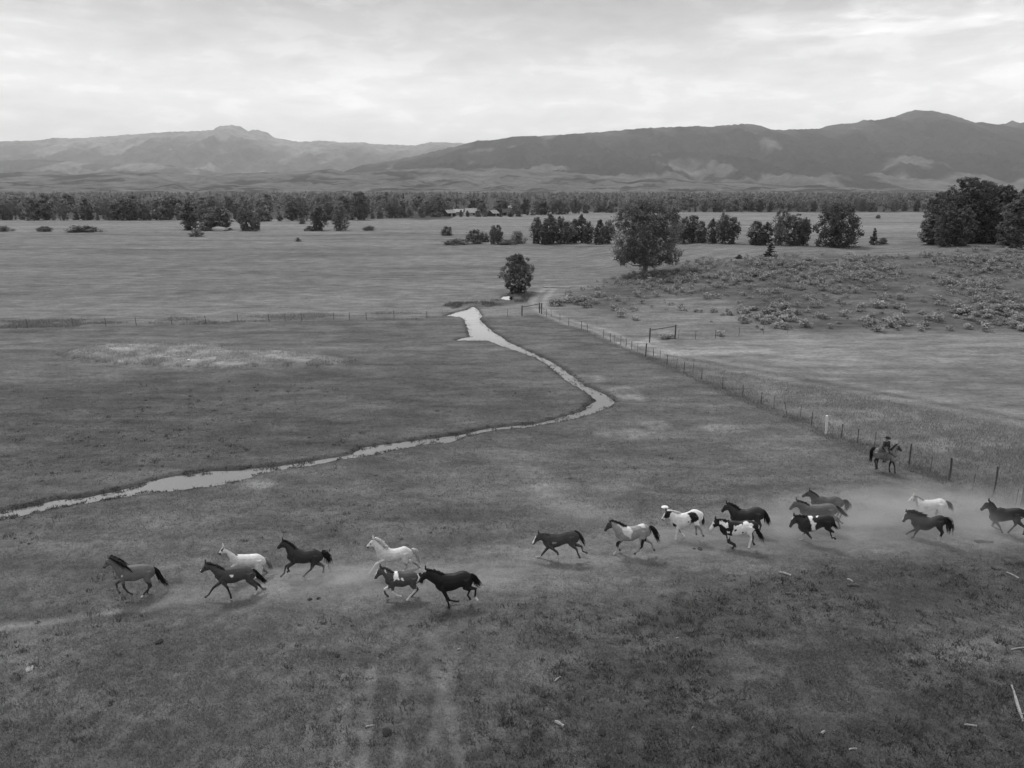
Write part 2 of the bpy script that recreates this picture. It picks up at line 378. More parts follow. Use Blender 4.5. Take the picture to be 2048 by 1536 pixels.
def hz(x, y):
    h = hz0(x, y)
    m = smooth(0.6, -1.6, sdf(x, y, PT['mound'])); h = h + m * (0.30 + 0.35 * (fbm(x / 1.3, y / 1.3, 91, 3) - 0.3))
    d = bank(x, y)
    fl = smooth(2.2, 0.3, d); h = h * (1 - fl)
    h = h + np.clip(d * 0.55 + WZ, -0.42, 0.0) * (d < 0.6)
    for s_ in PT['spots'][:3]:
        h = h + 0.12 * smooth(0.4, -0.3, sdf(x, y, s_))
    for r in RUTS: h = h - 0.05 * smooth(0.35, 0.05, near_line(x, y, r))
    return h
def HZ(x, y): return float(hz(np.array([float(x)]), np.array([float(y)]))[0])
def GZ(u, v):
    x, y = G(u, v); return Vector((x, y, HZ(x, y)))

# ------------------------------------------------------------------ ground sheet
def grow(a, b, s0, g):
    r = [a]; s = s0
    while r[-1] < b: r.append(r[-1] + s); s *= g if r[-1] < 320 else 1.06
    return r
xs = grow(0, 26000, 0.25, 1.013); xs = np.array([-v for v in xs[:0:-1]] + xs)
ys_f = grow(46, 26000, 0.24, 1.0095); ys = np.array(list(np.arange(14, 46, 0.25)) + ys_f)
ys = np.concatenate([[-4000, -1200, -400, -150, -60, -25, -8, 0, 5, 10], ys])
XX, YY = np.meshgrid(xs, ys); gx, gy = XX.ravel(), YY.ravel()
gzv = hz(gx, gy)
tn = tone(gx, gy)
nx, ny = len(xs), len(ys)
ii = np.arange(nx * ny).reshape(ny, nx)
gf = np.stack([ii[:-1, :-1].ravel(), ii[:-1, 1:].ravel(), ii[1:, 1:].ravel(), ii[1:, :-1].ravel()], 1)
def ground_mat():
    m, t, b = base_mat('pasture_ground', 1.0, 0.05)
    a = N(t, 'ShaderNodeAttribute', attribute_name='tone')
    c = N(t, 'ShaderNodeTexCoord')
    def nz(scale, det, st=(1, 1, 1), ro=0.6, dist=0.0):
        mpn = N(t, 'ShaderNodeMapping'); mpn.inputs['Scale'].default_value = st; L(t, c.outputs['Object'], mpn.inputs[0])
        n = N(t, 'ShaderNodeTexNoise', i_Scale=scale, i_Detail=det, i_Roughness=ro, i_Distortion=dist); L(t, mpn.outputs[0], n.inputs['Vector']); return n.outputs[0]
    f1 = ramp_n(t, nz(0.33, 5, dist=0.4), [(0.3, 0.86), (0.7, 1.14)])
    hm = nz(1.9, 7, ro=0.68)
    f2 = ramp_n(t, hm, [(0.30, 0.62), (0.45, 0.94), (0.6, 1.06), (0.75, 1.3)])
    hf = nz(11.0, 5, ro=0.7)
    f3 = ramp_n(t, hf, [(0.3, 0.72), (0.7, 1.28)])
    f4 = ramp_n(t, nz(0.05, 4, (0.6, 2.2, 1)), [(0.3, 0.86), (0.7, 1.14)])
    f6 = ramp_n(t, nz(0.5, 7, (0.35, 1.0, 1), 0.7), [(0.32, 0.64), (0.5, 1.0), (0.68, 1.42)])
    vo = N(t, 'ShaderNodeTexVoronoi', i_Scale=1.3, i_Randomness=1.0); L(t, c.outputs['Object'], vo.inputs['Vector'])
    f5 = ramp_n(t, vo.outputs['Distance'], [(0.02, 0.85), (0.16, 0.98), (0.3, 1.0)])
    v = a.outputs['Fac']
    for f in (f1, f2, f3, f4, f5, f6): v = math_n(t, 'MULTIPLY', v, f)
    L(t, v, b.inputs['Base Color'])
    h = math_n(t, 'ADD', math_n(t, 'MULTIPLY', hm, 0.22), math_n(t, 'MULTIPLY', hf, 0.05))
    bn = N(t, 'ShaderNodeBump', i_Strength=0.8, i_Distance=1.0); L(t, h, bn.inputs['Height']); L(t, bn.outputs[0], b.inputs['Normal'])
    return m
M_ground = ground_mat()
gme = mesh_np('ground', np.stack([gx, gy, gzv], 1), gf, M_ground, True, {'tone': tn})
tag(link('ground', gme), 'grazed grey pasture, meadow and low sagebrush rise on the valley floor', None, None, 'structure')

# water: a level sheet a little wider than the channel; the banks cut its outline
def water_mat():
    m, t, b = base_mat('creek_water', 0.04, 0.5)
    b.inputs['Base Color'].default_value = (0.09, 0.09, 0.09, 1); b.inputs['Roughness'].default_value = 0.5
    c = N(t, 'ShaderNodeTexCoord'); n = N(t, 'ShaderNodeTexNoise', i_Scale=1.6, i_Detail=4.0); L(t, c.outputs['Object'], n.inputs['Vector'])
    bn = N(t, 'ShaderNodeBump', i_Strength=0.05, i_Distance=0.1); L(t, n.outputs[0], bn.inputs['Height'])
    gl = N(t, 'ShaderNodeBsdfGlossy', i_Roughness=0.03); L(t, bn.outputs[0], gl.inputs['Normal'])
    fr = N(t, 'ShaderNodeFresnel', i_IOR=1.33); fac = math_n(t, 'POWER', math_n(t, 'MULTIPLY', fr.outputs[0], 2.9, clamp=True), 1.45)
    ms = N(t, 'ShaderNodeMixShader'); L(t, fac, ms.inputs[0]); L(t, b.outputs[0], ms.inputs[1]); L(t, gl.outputs[0], ms.inputs[2]); L(t, ms.outputs[0], t.nodes['Material Output'].inputs[0])
    return m
M_water = water_mat()
def water_sheet(name, P, label):
    me = bpy.data.meshes.new(name)
    x0, x1, y0, y1 = P[:, 0].min() - 1, P[:, 0].max() + 1, P[:, 1].min() - 1, P[:, 1].max() + 1
    st = 0.5; X, Y = np.meshgrid(np.arange(x0, x1, st), np.arange(y0, y1, st))
    ny_, nx_ = X.shape; keep = sdf(X.ravel() + st / 2, Y.ravel() + st / 2, P, 3) < 1.0
    idx = np.arange(nx_ * ny_).reshape(ny_, nx_)
    q = np.stack([idx[:-1, :-1].ravel(), idx[:-1, 1:].ravel(), idx[1:, 1:].ravel(), idx[1:, :-1].ravel()], 1)
    kk = keep.reshape(ny_, nx_)[:-1, :-1].ravel(); q = q[kk]
    used, invx = np.unique(q.ravel(), return_inverse=True)
    vv = np.stack([X.ravel()[used], Y.ravel()[used], np.full(len(used), WZ)], 1)
    o = link(name, mesh_np(name, vv, invx.reshape(-1, 4), M_water)); tag(o, label, None, None, 'structure')
water_sheet('creek', CREEK, 'narrow bright creek bending through the pasture from a small pool')
water_sheet('pond', POND, 'tiny bright pool beside the round willow')

# ------------------------------------------------------------------ mountains and foothills
def mountain_mat(name, lo, hi):
    m, t, b = base_mat(name, 1.0, 0.0)
    a = N(t, 'ShaderNodeAttribute', attribute_name='tone'); c = N(t, 'ShaderNodeTexCoord')
    n = N(t, 'ShaderNodeTexNoise', i_Scale=0.005, i_Detail=9.0, i_Roughness=0.72); L(t, c.outputs['Object'], n.inputs['Vector'])
    L(t, math_n(t, 'MULTIPLY', a.outputs['Fac'], ramp_n(t, n.outputs[0], [(0.3, lo), (0.7, hi)])), b.inputs['Base Color'])
    bn = N(t, 'ShaderNodeBump', i_Strength=1.0, i_Distance=90.0); L(t, n.outputs[0], bn.inputs['Height']); L(t, bn.outputs[0], b.inputs['Normal'])
    return m
M_mtn = mountain_mat('mountain_side', 0.45, 1.55)
def ridge(name, sky_px, D, depth, label, seed, tonef, foot_px=386, base_noise=1.0, nu=900, nt_=64):
    """range whose crest stands at distance D and falls towards the valley over `depth` metres"""
    S = np.array(sky_px, float)
    u = np.linspace(S[0, 0], S[-1, 0], nu)
    v = np.interp(u, S[:, 0], S[:, 1])
    rx, ry, rz_ = rays(u, v); X = rx / ry * D; crest = CAMH + rz_ / ry * D
    crest = crest + (fbm(X / 45, X * 0 + 3, seed + 5, 3) - 0.5) * D * 0.0021
    tt = np.linspace(-0.35, 1.0, nt_)
    V, T = [], []
    for t_ in tt:
        yv = D - depth * (1 - t_) if t_ <= 1 else D
        back = t_
        prof = np.where(t_ >= 0, smooth(0, 1, np.full(nu, t_)) * 0.62 + 0.38 * t_ ** 1.2 if t_ >= 0 else 0, 0) if t_ > 0 else np.zeros(nu)
        sp = X * (1 - 0.10 * (1 - max(t_, 0)))
        rid = np.abs(fbm(sp / (depth * 0.30), np.full(nu, t_ * 1.1 + 2), seed, 5) - 0.5) * 2
        rid2 = 0.6 - np.abs(fbm(sp / (depth * 0.10), np.full(nu, t_ * 3.0), seed + 9, 5) - 0.5) * 4
        env = np.clip(t_, 0, 1) * (1 - np.clip(t_, 0, 1)) * 4
        h = crest * prof * (1 - 0.45 * base_noise * env * (1 - rid)) + crest * env * rid2 * 0.30 * base_noise
        h = h if t_ > 0 else np.full(nu, -3.0)
        V.append(np.stack([sp, np.full(nu, yv), np.where(t_ > 0, h, -3.0)], 1)); T.append(tonef(sp, np.full(nu, t_), h / np.maximum(crest, 1), u))
    # back slope
    V.append(np.stack([X, np.full(nu, D + depth * 0.5), np.full(nu, -3.0)], 1)); T.append(T[-1])
    V = np.concatenate(V); T = np.concatenate(T); n_r = nt_ + 1
    idx = np.arange(n_r * nu).reshape(n_r, nu)
    f = np.stack([idx[:-1, :-1].ravel(), idx[:-1, 1:].ravel(), idx[1:, 1:].ravel(), idx[1:, :-1].ravel()], 1)
    o = link(name, mesh_np(name, V, f, M_mtn, True, {'tone': T})); tag(o, label, None, None, 'structure'); return o
def t_left(x, t, h, u):
    forest = smooth(0.44, 0.56, fbm(x / 900, t * 5, 201, 5) + 0.30 * np.exp(-((t - 0.55) / 0.25) ** 2) - 0.08)
    peak = smooth(0.72, 0.92, t) * (0.5 + 0.5 * smooth(380, 460, u))
    c = 0.23 * (1 - forest) + 0.10 * forest
    return c * (1 - 0.7 * peak) + 0.27 * 0.7 * peak
def t_right(x, t, h, u):
    n = fbm(x / 520, t * 5, 301, 5)
    mead = smooth(0.55, 0.62, n + 0.22 * smooth(0.32, 0.05, t) - 0.16 * smooth(0.2, 0.6, t)) 
    top = smooth(0.80, 1.0, t) * smooth(0.40, 0.6, fbm(x / 300, t * 3, 311, 4) + 0.1)
    c = 0.038 * (1 - mead) + 0.15 * mead
    return c * (1 - 0.6 * top) + 0.14 * 0.6 * top
def t_foot(x, t, h, u):
    n = fbm(x / 260, t * 6, 401, 5)
    dark = smooth(0.54, 0.62, n)
    return 0.17 * (1 - dark) + 0.075 * dark
ridge('mountain_range', [(-900, 300), (-300, 290), (0, 283), (70, 281), (110, 276), (165, 276), (250, 270), (330, 264), (400, 262), (425, 260), (440, 252), (462, 250), (482, 253), (492, 260), (497, 263),
      (504, 258), (530, 263), (552, 276), (600, 284), (640, 281), (690, 285), (735, 285), (740, 288), (830, 291), (862, 284), (925, 286), (1000, 286), (1300, 284), (2200, 285), (3000, 290)],
      17500, 6500, 'far pale mountain range with a small rocky summit knob', 21, t_left, base_noise=0.8)
ridge('mountain_range', [(560, 385), (640, 362), (725, 331), (800, 318), (860, 305), (925, 289), (958, 280), (980, 280), (1035, 273), (1100, 271), (1200, 264), (1290, 256), (1400, 252), (1415, 254), (1460, 250), (1494, 247), (1520, 251), (1540, 258),
      (1560, 260), (1640, 257), (1660, 250), (1715, 245), (1728, 239), (1750, 241), (1790, 233), (1815, 223), (1832, 219), (1845, 222), (1865, 222), (1900, 228), (1935, 240), (1950, 246), (1965, 244), (1982, 250), (2010, 248), (2024, 240),
      (2040, 246), (2080, 236), (2300, 250), (2700, 280), (3300, 330)], 10500, 4600, 'long dark forested mountain ridge rising to a peak', 33, t_right, base_noise=0.85)
ridge('foothills', [(-800, 352), (-200, 346), (0, 346), (60, 343), (150, 350), (230, 341), (330, 344), (420, 352), (480, 346), (580, 344), (660, 338), (700, 346), (760, 342), (860, 336), (930, 338), (1000, 336), (1100, 342),
      (1200, 350), (1300, 356), (1500, 366), (1650, 374), (1800, 384), (2000, 386), (2600, 386), (3000, 386)], 6200, 2300, 'pale grassy foothills along the valley edge', 45, t_foot, base_noise=0.7, nt_=36, nu=700)

t_spur = lambda x, t, h, u: 0.055 + 0.11 * smooth(0.56, 0.64, fbm(x / 300, t * 4, 511, 4))
ridge('mountain_spur', [(330, 388), (420, 380), (490, 366), (560, 350), (610, 344), (652, 340), (700, 352), (760, 368), (830, 388)], 8000, 1400, 'dark wooded spur below the far pale range', 71, t_spur, base_noise=0.8, nt_=40, nu=260)
ridge('mountain_spur', [(-400, 342), (-120, 330), (0, 322), (60, 318), (130, 322), (210, 330), (300, 326), (380, 336), (470, 350), (560, 372), (620, 388)], 11500, 2200, 'forested shoulder below the far pale range', 73, lambda x, t, h, u: 0.085 + 0.12 * smooth(0.52, 0.6, fbm(x / 420, t * 4, 521, 5)), base_noise=0.8, nt_=44, nu=400)
def undul(seed, lo, hi, u0=-700, u1=2700, step=55):
    r = random.Random(seed); pts = []; u = u0
    while u <= u1: pts.append((u, r.uniform(lo, hi))); u += r.uniform(0.5, 1.6) * step
    P = spline_px(pts); return P
def spline_px(pts):
    a = np.array(pts); u = np.arange(a[0, 0], a[-1, 0], 6.0); k = np.searchsorted(a[:, 0], u, 'right') - 1; k = np.clip(k, 0, len(a) - 2)
    t = (u - a[k, 0]) / (a[k + 1, 0] - a[k, 0]); t = t * t * (3 - 2 * t); return list(zip(u, a[k, 1] * (1 - t) + a[k + 1, 1] * t))
def fade(P, u0, u1):
    return [(u, v + (387 - v) * float(smooth(u0, u1, np.array(u)))) for u, v in P]
ridge('foothills', fade(undul(3, 352, 366), 1250, 1700), 5200, 900, 'rolling pale hills before the higher foothills', 61, lambda x, t, h, u: t_foot(x * 1.3 + 900, t, h, u) * 0.93, base_noise=0.9, nt_=28, nu=700)
ridge('foothills', fade(undul(8, 364, 380), 1500, 2100), 4300, 700, 'lowest smooth hills just behind the valley woods', 67, lambda x, t, h, u: t_foot(x * 1.6 - 700, t, h, u) * 1.05, base_noise=0.8, nt_=28, nu=700)

# ------------------------------------------------------------------ trees
def leaf_quads(rg, cen, rad, n, size, flat=0.55, tone0=0.5):
    """n leaf-sized faces in a ball-shaped clump, more towards its outside"""
    d = rg.normal(size=(n, 3)); d /= np.linalg.norm(d, axis=1)[:, None]
    r = rg.random(n) ** 0.45
    p = np.array(cen) + d * r[:, None] * np.array(rad)
    nrm = d * 0.7 + rg.normal(size=(n, 3)) * 0.6 + np.array([0, 0, flat]); nrm /= np.linalg.norm(nrm, axis=1)[:, None]
    a = np.cross(nrm, rg.normal(size=(n, 3))); a /= (np.linalg.norm(a, axis=1)[:, None] + 1e-9); b = np.cross(nrm, a)
    s = size * (0.6 + 0.8 * rg.random(n))[:, None]
    q = np.stack([p - a * s - b * s * 0.6, p + a * s - b * s * 0.6, p + a * s * 0.7 + b * s * 0.7, p - a * s * 0.7 + b * s * 0.7], 1)
    t = np.clip(tone0 + rg.normal(size=n) * 0.22, 0, 1)
    return q.reshape(-1, 3), np.repeat(t, 4)
def crown_mesh(name, seed, h, w, env, n_cl, per, size, mat, clump=0.2, z0=0.0, squash=1.0, lean=0.0, fill=0.12):
    """env(t): relative radius at relative height t"""
    rg = np.random.default_rng(seed); V, T, C = [], [], []
    lob = rg.random(5) * 6.28
    for i in range(n_cl):
        for _ in range(30):
            t = rg.random(); e = env(t)
            if rg.random() < e + fill: break
        an = rg.random() * 6.283; rr = e * w / 2 * math.sqrt(rg.random()) * (0.94)
        rr *= 1 + 0.13 * math.sin(2 * an + lob[0]) + 0.10 * math.sin(3 * an + 5 * t + lob[1])
        c = np.array([math.cos(an) * rr + lean * t * w, math.sin(an) * rr, z0 + t * (h - z0)])
        cr = clump * w * (0.55 + 0.8 * rg.random()) * (0.55 + 0.45 * e)
        v, tt = leaf_quads(rg, c, (cr, cr, cr * squash * 0.85), per, size, tone0=0.25 + 0.5 * rg.random())
        v[:, 2] = np.maximum(v[:, 2], 0.02)
        V.append(v); T.append(tt); C.append((c, cr))
    V = np.concatenate(V); T = np.concatenate(T)
    f = np.arange(len(V)).reshape(-1, 4)
    return mesh_np(name, V, f, mat, False, {'tone': T}), C
def trunk_mesh(name, seed, h, r, C, mat, n_limb=10, top=0.7, forks=1, spread=0.1):
    rg = np.random.default_rng(seed + 5); g = Geo()
    stems = []
    for k in range(forks):
        a = rg.random() * 6.28; off = np.array([math.cos(a), math.sin(a), 0]) * (spread * h if forks > 1 else 0.03 * h)
        pts = [np.array([0, 0, -0.15]) + off * 0.05, np.array([0, 0, 0.10 * h]) + off * 0.15, np.array([0, 0, 0.35 * h]) + off * 0.6 + rg.normal(size=3) * 0.01 * h, np.array([0, 0, top * h]) + off]
        pts = [np.asarray(p) for p in pts]; s = 1.0 / math.sqrt(forks)
        g.tube(pts, [r * 1.25 * s, r * s, r * 0.7 * s, r * 0.2 * s], 7); stems.append(pts)
    pick = rg.permutation(len(C))[:n_limb]
    for i in pick:
        c, cr = C[i]; st = stems[rg.integers(len(stems))]
        zt = max(0.08 * h, min(c[2] * 0.62, top * h * 0.9))
        zs = [p[2] for p in st]; base_p = np.array([np.interp(zt, zs, [p[j] for p in st]) for j in range(3)])
        mid = (base_p + c) / 2 + np.array([0, 0, -0.03 * h]) + rg.normal(size=3) * 0.015 * h
        g.tube([base_p, mid, c], [r * 0.38, r * 0.24, r * 0.07], 5)
    return g.mesh(name, mat, True)
E_round = lambda t: 0.72 + 0.7 * t if t < 0.38 else math.sqrt(max(0, 1 - ((t - 0.38) / 0.65) ** 2.2))
E_col = lambda t: min(1, 0.62 + 1.4 * t) * max(0.08, 1 - max(0, (t - 0.45) / 0.57) ** 2.2)
E_cone = lambda t: max(0.03, 1 - t) * min(1, 6 * t + 0.3)
E_dome = lambda t: min(1, 0.75 + t * 1.5) * math.sqrt(max(0, 1 - (t / 1.02) ** 2.4))
E_fan = lambda t: float(np.interp(t, [0, 0.12, 0.28, 0.45, 0.62, 0.8, 0.92, 1], [0.44, 0.52, 0.80, 1.0, 0.98, 0.78, 0.5, 0.2]))
E_hero = lambda t: min(1, 0.80 + t) * math.sqrt(max(0.02, 1 - (max(0, t - 0.42) / 0.66) ** 2.6))
KINDS = {}
def kind(key, seed, h, w, env, n_cl, per, size, mat, bark=M_bark, r=0.22, **kw):
    tk = {k: kw.pop(k) for k in ('n_limb', 'top', 'forks', 'spread') if k in kw}
    cm, C = crown_mesh('crown', seed, h, w, env, n_cl, per, size, mat, **kw)
    KINDS[key] = (cm, trunk_mesh('trunk', seed, h, r, C, bark, **tk), h, w)
for k in range(4): kind('round%d' % k, 100 + k, 14, 10 + k % 2 * 2, E_round, 150, 38, 0.23, M_leaf, z0=0.3, clump=0.105)
for k in range(4): kind('col%d' % k, 120 + k, 10, 4.6 - 0.4 * (k % 3), E_col, 80, 44, 0.17, M_leaf, z0=0.2, clump=0.17, squash=1.7)
for k in range(3): kind('far%d' % k, 140 + k, 13, 9 + k, E_dome, 44, 34, 0.46, M_leaf_far, z0=0.2, clump=0.19)
for k in range(2): kind('conifer%d' % k, 150 + k, 9, 4.4, E_cone, 60, 24, 0.24, M_leaf_dark, z0=0.2, clump=0.12)
for k in range(3): kind('bush%d' % k, 160 + k, 3, 5.0, E_dome, 40, 50, 0.13, M_leaf, z0=0.0, clump=0.2, r=0.08, n_limb=12)
def tree(name, key, x, y, h, wd, label, cat, group=None, z=None, rz=None):
    cm, tm, H0, W0 = KINDS[key]
    o = link(name, None, None, (x, y, (HZ(x, y) if z is None else z) - 0.05), (0, 0, random.random() * 6.28 if rz is None else rz), (wd / W0, wd / W0, h / H0))
    o.empty_display_size = 0.5
    link('crown', cm, o); link('trunk', tm, o); tag(o, label, cat, group)
    return o
def px_h(u, vb, vt, x, y):
    """height of a thing standing at x, y whose top shows at row vt"""
    dx, dy, dz = rays(u, vt); return CAMH + dz / dy * y - HZ(x, y)
def place(name, key, u, vb, vt, wpx, label, cat, group=None, rz=None):
    x, y = G(u, vb); h = px_h(u, vb, vt, x, y); return tree(name, key, x, y, h, wpx * y / FPX / (CP * CP + 0.05), label, cat, group, rz=rz)

# the big lone cottonwood on the end of the rise, the willow by the pool
x, y = G(1290, 549); hh = px_h(1290, 549, 398, x, y); wpx = 128 * y / FPX
kind('hero', 7, hh, wpx * 1.05, E_hero, 430, 90, 0.13, M_leaf, M_bark_pale, r=0.42, z0=hh * 0.16, clump=0.082, n_limb=34, top=0.8, forks=3, spread=0.13)
tree('cottonwood_tree', 'hero', x, y, hh, KINDS['hero'][3], 'large spreading cottonwood with pale forked trunk on the end of the sagebrush rise', 'tree', rz=0.6)
x, y = G(1035, 586); hh = px_h(1035, 586, 509, x, y); wpx = 78 * y / FPX
kind('willow', 9, hh, wpx, E_fan, 260, 66, 0.075, M_leaf, M_bark, r=0.12, z0=0.05, clump=0.07, n_limb=90, top=0.6, forks=12, spread=0.24, fill=0.4)
tree('willow_bush', 'willow', x, y, hh, wpx, 'round fan-shaped willow standing alone beside the small pool', 'bush', rz=0)

# row of poplars across the middle of the meadow
for u, vt, w, k in [(1074, 432, 28, 0), (1090, 442, 24, 1), (1100, 429, 36, 2), (1122, 432, 36, 3), (1134, 440, 26, 0), (1147, 436, 24, 1), (1163, 430, 26, 2), (1176, 442, 22, 3), (1198, 437, 26, 1),
                    (1216, 440, 28, 0), (1348, 432, 24, 2), (1366, 432, 34, 3), (1384, 428, 30, 0), (1402, 440, 28, 1), (1424, 438, 24, 2), (1445, 424, 30, 3), (1464, 432, 26, 0)]:
    place('poplar_tree', 'col%d' % k, u, 487 + random.uniform(-2, 2), vt, w * 1.0, 'slim dark poplar in the row across the middle of the meadow', 'tree', 'poplars in the meadow row')
for u, vb, vt, w, key, lab in [(1512, 489, 440, 40, 'col1', 'bushy upright tree with pointed top beside the poplar row'), (1530, 489, 445, 26, 'col2', 'thin pointed tree pressed against the bushy upright tree'),
                               (1560, 490, 420, 44, 'round1', 'loose pale tree with ragged open crown behind the dark juniper'), (1588, 491, 428, 44, 'round2', 'leafy rounded tree between the loose pale tree and the dome-shaped one'),
                               (1606, 491, 434, 26, 'col3', 'narrow dark tree tucked against the dome-shaped one')]:
    place('meadow_tree', key, u, vb, vt, w, lab, 'tree')
kind('dome', 171, 12, 17, E_dome, 300, 34, 0.20, M_leaf_dark, z0=0.1, clump=0.08, n_limb=20)
place('dome_tree', 'dome', 1671, 494, 408, 98, 'broad dome-shaped tree mass behind the crest of the sagebrush rise', 'tree')
place('juniper_tree', 'conifer0', 1541, 512, 486, 30, 'small almost black juniper on the crest of the sagebrush rise', 'tree')
place('juniper_tree', 'conifer1', 1478, 517, 508, 20, 'low dark juniper scrub on the crest of the sagebrush rise', 'tree')
place('spruce_tree', 'conifer1', 1746, 489, 454, 20, 'small lone cone-shaped spruce behind the sagebrush rise', 'tree')
place('shrub', 'bush1', 1763, 488, 476, 20, 'little round shrub beside the lone cone-shaped spruce', 'shrub')
# the tall grove at the right end of the rise
kind('grove0', 181, 22, 20, E_dome, 420, 46, 0.23, M_leaf_dark, z0=0.3, clump=0.075, n_limb=26, r=0.4)
kind('grove1', 182, 22, 16, E_dome, 400, 44, 0.23, M_leaf_dark, z0=0.3, clump=0.08, n_limb=26, r=0.4)
kind('grove2', 183, 16, 9, E_col, 240, 40, 0.20, M_leaf, z0=0.2, clump=0.09, n_limb=20)
for u, vb, vt, w, key, lab in [(1925, 486, 357, 130, 'grove0', 'tallest broad dark cottonwood of the grove behind the sagebrush rise'), (1872, 484, 384, 62, 'grove1', 'dark cottonwood at the meadow end of the grove, shorter than the tallest one'),
                               (1962, 485, 365, 96, 'grove0', 'wide dark cottonwood filling the middle of the grove'), (1990, 486, 372, 84, 'grove1', 'rounded dark cottonwood behind the tallest one of the grove'), (2045, 488, 366, 80, 'grove0', 'broad dark cottonwood at the edge of the grove by the field'),
                               (1890, 492, 402, 46, 'grove2', 'pale pointed young tree in front of the tall grove'), (1922, 492, 410, 48, 'grove2', 'second pale pointed young tree in front of the tall grove'),
                               (2035, 496, 388, 84, 'grove2', 'wide greyish pointed tree standing forward of the grove'), (1858, 489, 430, 40, 'col2', 'low leafy tree filling the meadow foot of the grove')]:
    place('grove_tree', key, u, vb, vt, w, lab, 'tree')
# shrubs and small trees in the meadow
for u, vb, vt, w, key, lab in [(895, 471, 453, 24, 'bush0', 'round bush alone in the meadow left of the shrub bank'), (948, 487, 461, 36, 'bush1', 'big rounded bush on the meadow shrub bank'), (968, 484, 464, 22, 'bush2', 'ragged bush leaning on the big rounded bush'),
                               (912, 489, 478, 56, 'bush2', 'low flat spread of shrubs at the foot of the shrub bank'), (987, 488, 449, 18, 'col0', 'slim small tree paired with another beside the shrub bank'), (998, 488, 448, 16, 'col1', 'slim small tree touching its twin beside the shrub bank'),
                               (1036, 487, 463, 32, 'bush0', 'bush between the twin small trees and the poplar row'), (1012, 489, 480, 40, 'bush1', 'low scrub between the twin small trees and the next bush'),
                               (8, 463, 452, 34, 'bush0', 'low dark bush at the meadow edge beyond the wire fence, half out of view'), (90, 463, 453, 32, 'bush1', 'small low bush between two larger ones in the far meadow'), (165, 464, 451, 66, 'bush2', 'long low dark bush clipped flat in the far meadow'),
                               (392, 473, 462, 28, 'bush1', 'dark bush in the meadow in front of the cottonwood clump'), (596, 483, 475, 12, 'bush0', 'tiny dark bush alone in the open meadow'), (604, 448, 436, 14, 'bush0', 'small ball-shaped bush before the wood edge'),
                               (738, 461, 452, 26, 'bush2', 'spreading bush beside the meadow cottonwoods'), (1756, 437, 430, 10, 'bush1', 'speck of a bush far out in the pale meadow')]:
    place('shrub', key, u, vb, vt, w, lab, 'shrub')
for u, vb, vt, w, key, lab in [(380, 460, 406, 34, 'col2', 'tall cottonwood at the left of the meadow clump'), (440, 460, 414, 58, 'round0', 'wide leafy cottonwood in the middle of the meadow clump'), (412, 456, 407, 34, 'round3', 'cottonwood half hidden behind the meadow clump'),
                               (418, 461, 444, 44, 'bush2', 'thicket at the foot of the meadow clump'), (495, 461, 405, 40, 'round2', 'dark cottonwood standing apart right of the meadow clump'), (512, 462, 432, 20, 'col3', 'thin tree against the dark cottonwood that stands apart'),
                               (639, 461, 409, 34, 'col0', 'cottonwood with low undergrowth, right hand pair of the meadow'), (682, 461, 412, 40, 'round1', 'bushy cottonwood of the right hand pair of the meadow'), (622, 462, 452, 24, 'bush0', 'undergrowth shrub beside the right hand pair of cottonwoods'),
                               (660, 440, 404, 40, 'round0', 'cottonwood behind the right hand pair of the meadow'), (720, 380 + 60, 384, 44, 'round3', 'tallest cottonwood of the wood edge, its crown above the rest')]:
    place('meadow_tree', key, u, vb, vt, w, lab, 'tree')
for u, vb, vt, w, key in [(922, 433.5, 419, 8, 'col1'), (935, 433.5, 421, 7, 'col2'), (957, 433.5, 420, 14, 'far0'), (970, 433.5, 419, 12, 'round1'), (1001, 434, 421, 9, 'conifer0'), (1022, 433.5, 421, 16, 'far1'), (1038, 433, 418, 16, 'round2'), (878, 434, 424, 16, 'bush0'), (866, 434, 426, 12, 'bush1'), (846, 435, 426, 14, 'bush2')]:
    place('cottonwood_tree' if 'bush' not in key else 'shrub', key, u, vb, vt, w, 'dark tree standing between the ranch houses' if 'bush' not in key else 'low bush in front of the wood near the ranch houses', 'tree' if 'bush' not in key else 'shrub', 'trees among the ranch houses' if 'bush' not in key else 'bushes near the ranch houses')
# wood edge: trees one can tell apart along the far side of the meadow
edge = [(-60, 441), (350, 441), (520, 443), (700, 441), (760, 438), (830, 433), (880, 432)], [(1055, 431), (1240, 425), (1500, 424), (1850, 424), (2150, 424)], [(880, 428), (1055, 428)]
cnt = 0
for li, line in enumerate(edge):
    a = np.array(line, float); u = a[0, 0]
    while u < a[-1, 0]:
        vb = np.interp(u, a[:, 0], a[:, 1]) - random.random() * 1.5
        small = random.random() < 0.34
        hgt = random.uniform(3.5, 6) if small else random.uniform(9.5, 14.5)
        if li == 1: hgt *= 0.78
        x, y = ground(np.array([u]), np.array([vb]), 0.0); x, y = float(x[0]), float(y[0])
        key = random.choice(['far0', 'far1', 'far2', 'round0', 'round1', 'round3', 'col1'])
        wd = hgt * random.uniform(0.55, 0.95)
        lab = ('shrub', 'low bushy shrub at the foot of the far wood across the meadow', 'shrub', 'shrubs along the far wood edge') if small else ('poplar_tree', 'narrow upright tree on the edge of the far wood', 'tree', 'narrow trees of the far wood edge') if key == 'col1' else ('cottonwood_tree', 'broad crowned tree on the front edge of the far wood', 'tree', 'front trees of the far wood edge')
        tree(lab[0], key, x, y, hgt, wd, lab[1], lab[2], lab[3], z=0.0)
        u += random.uniform(8, 25); cnt += 1
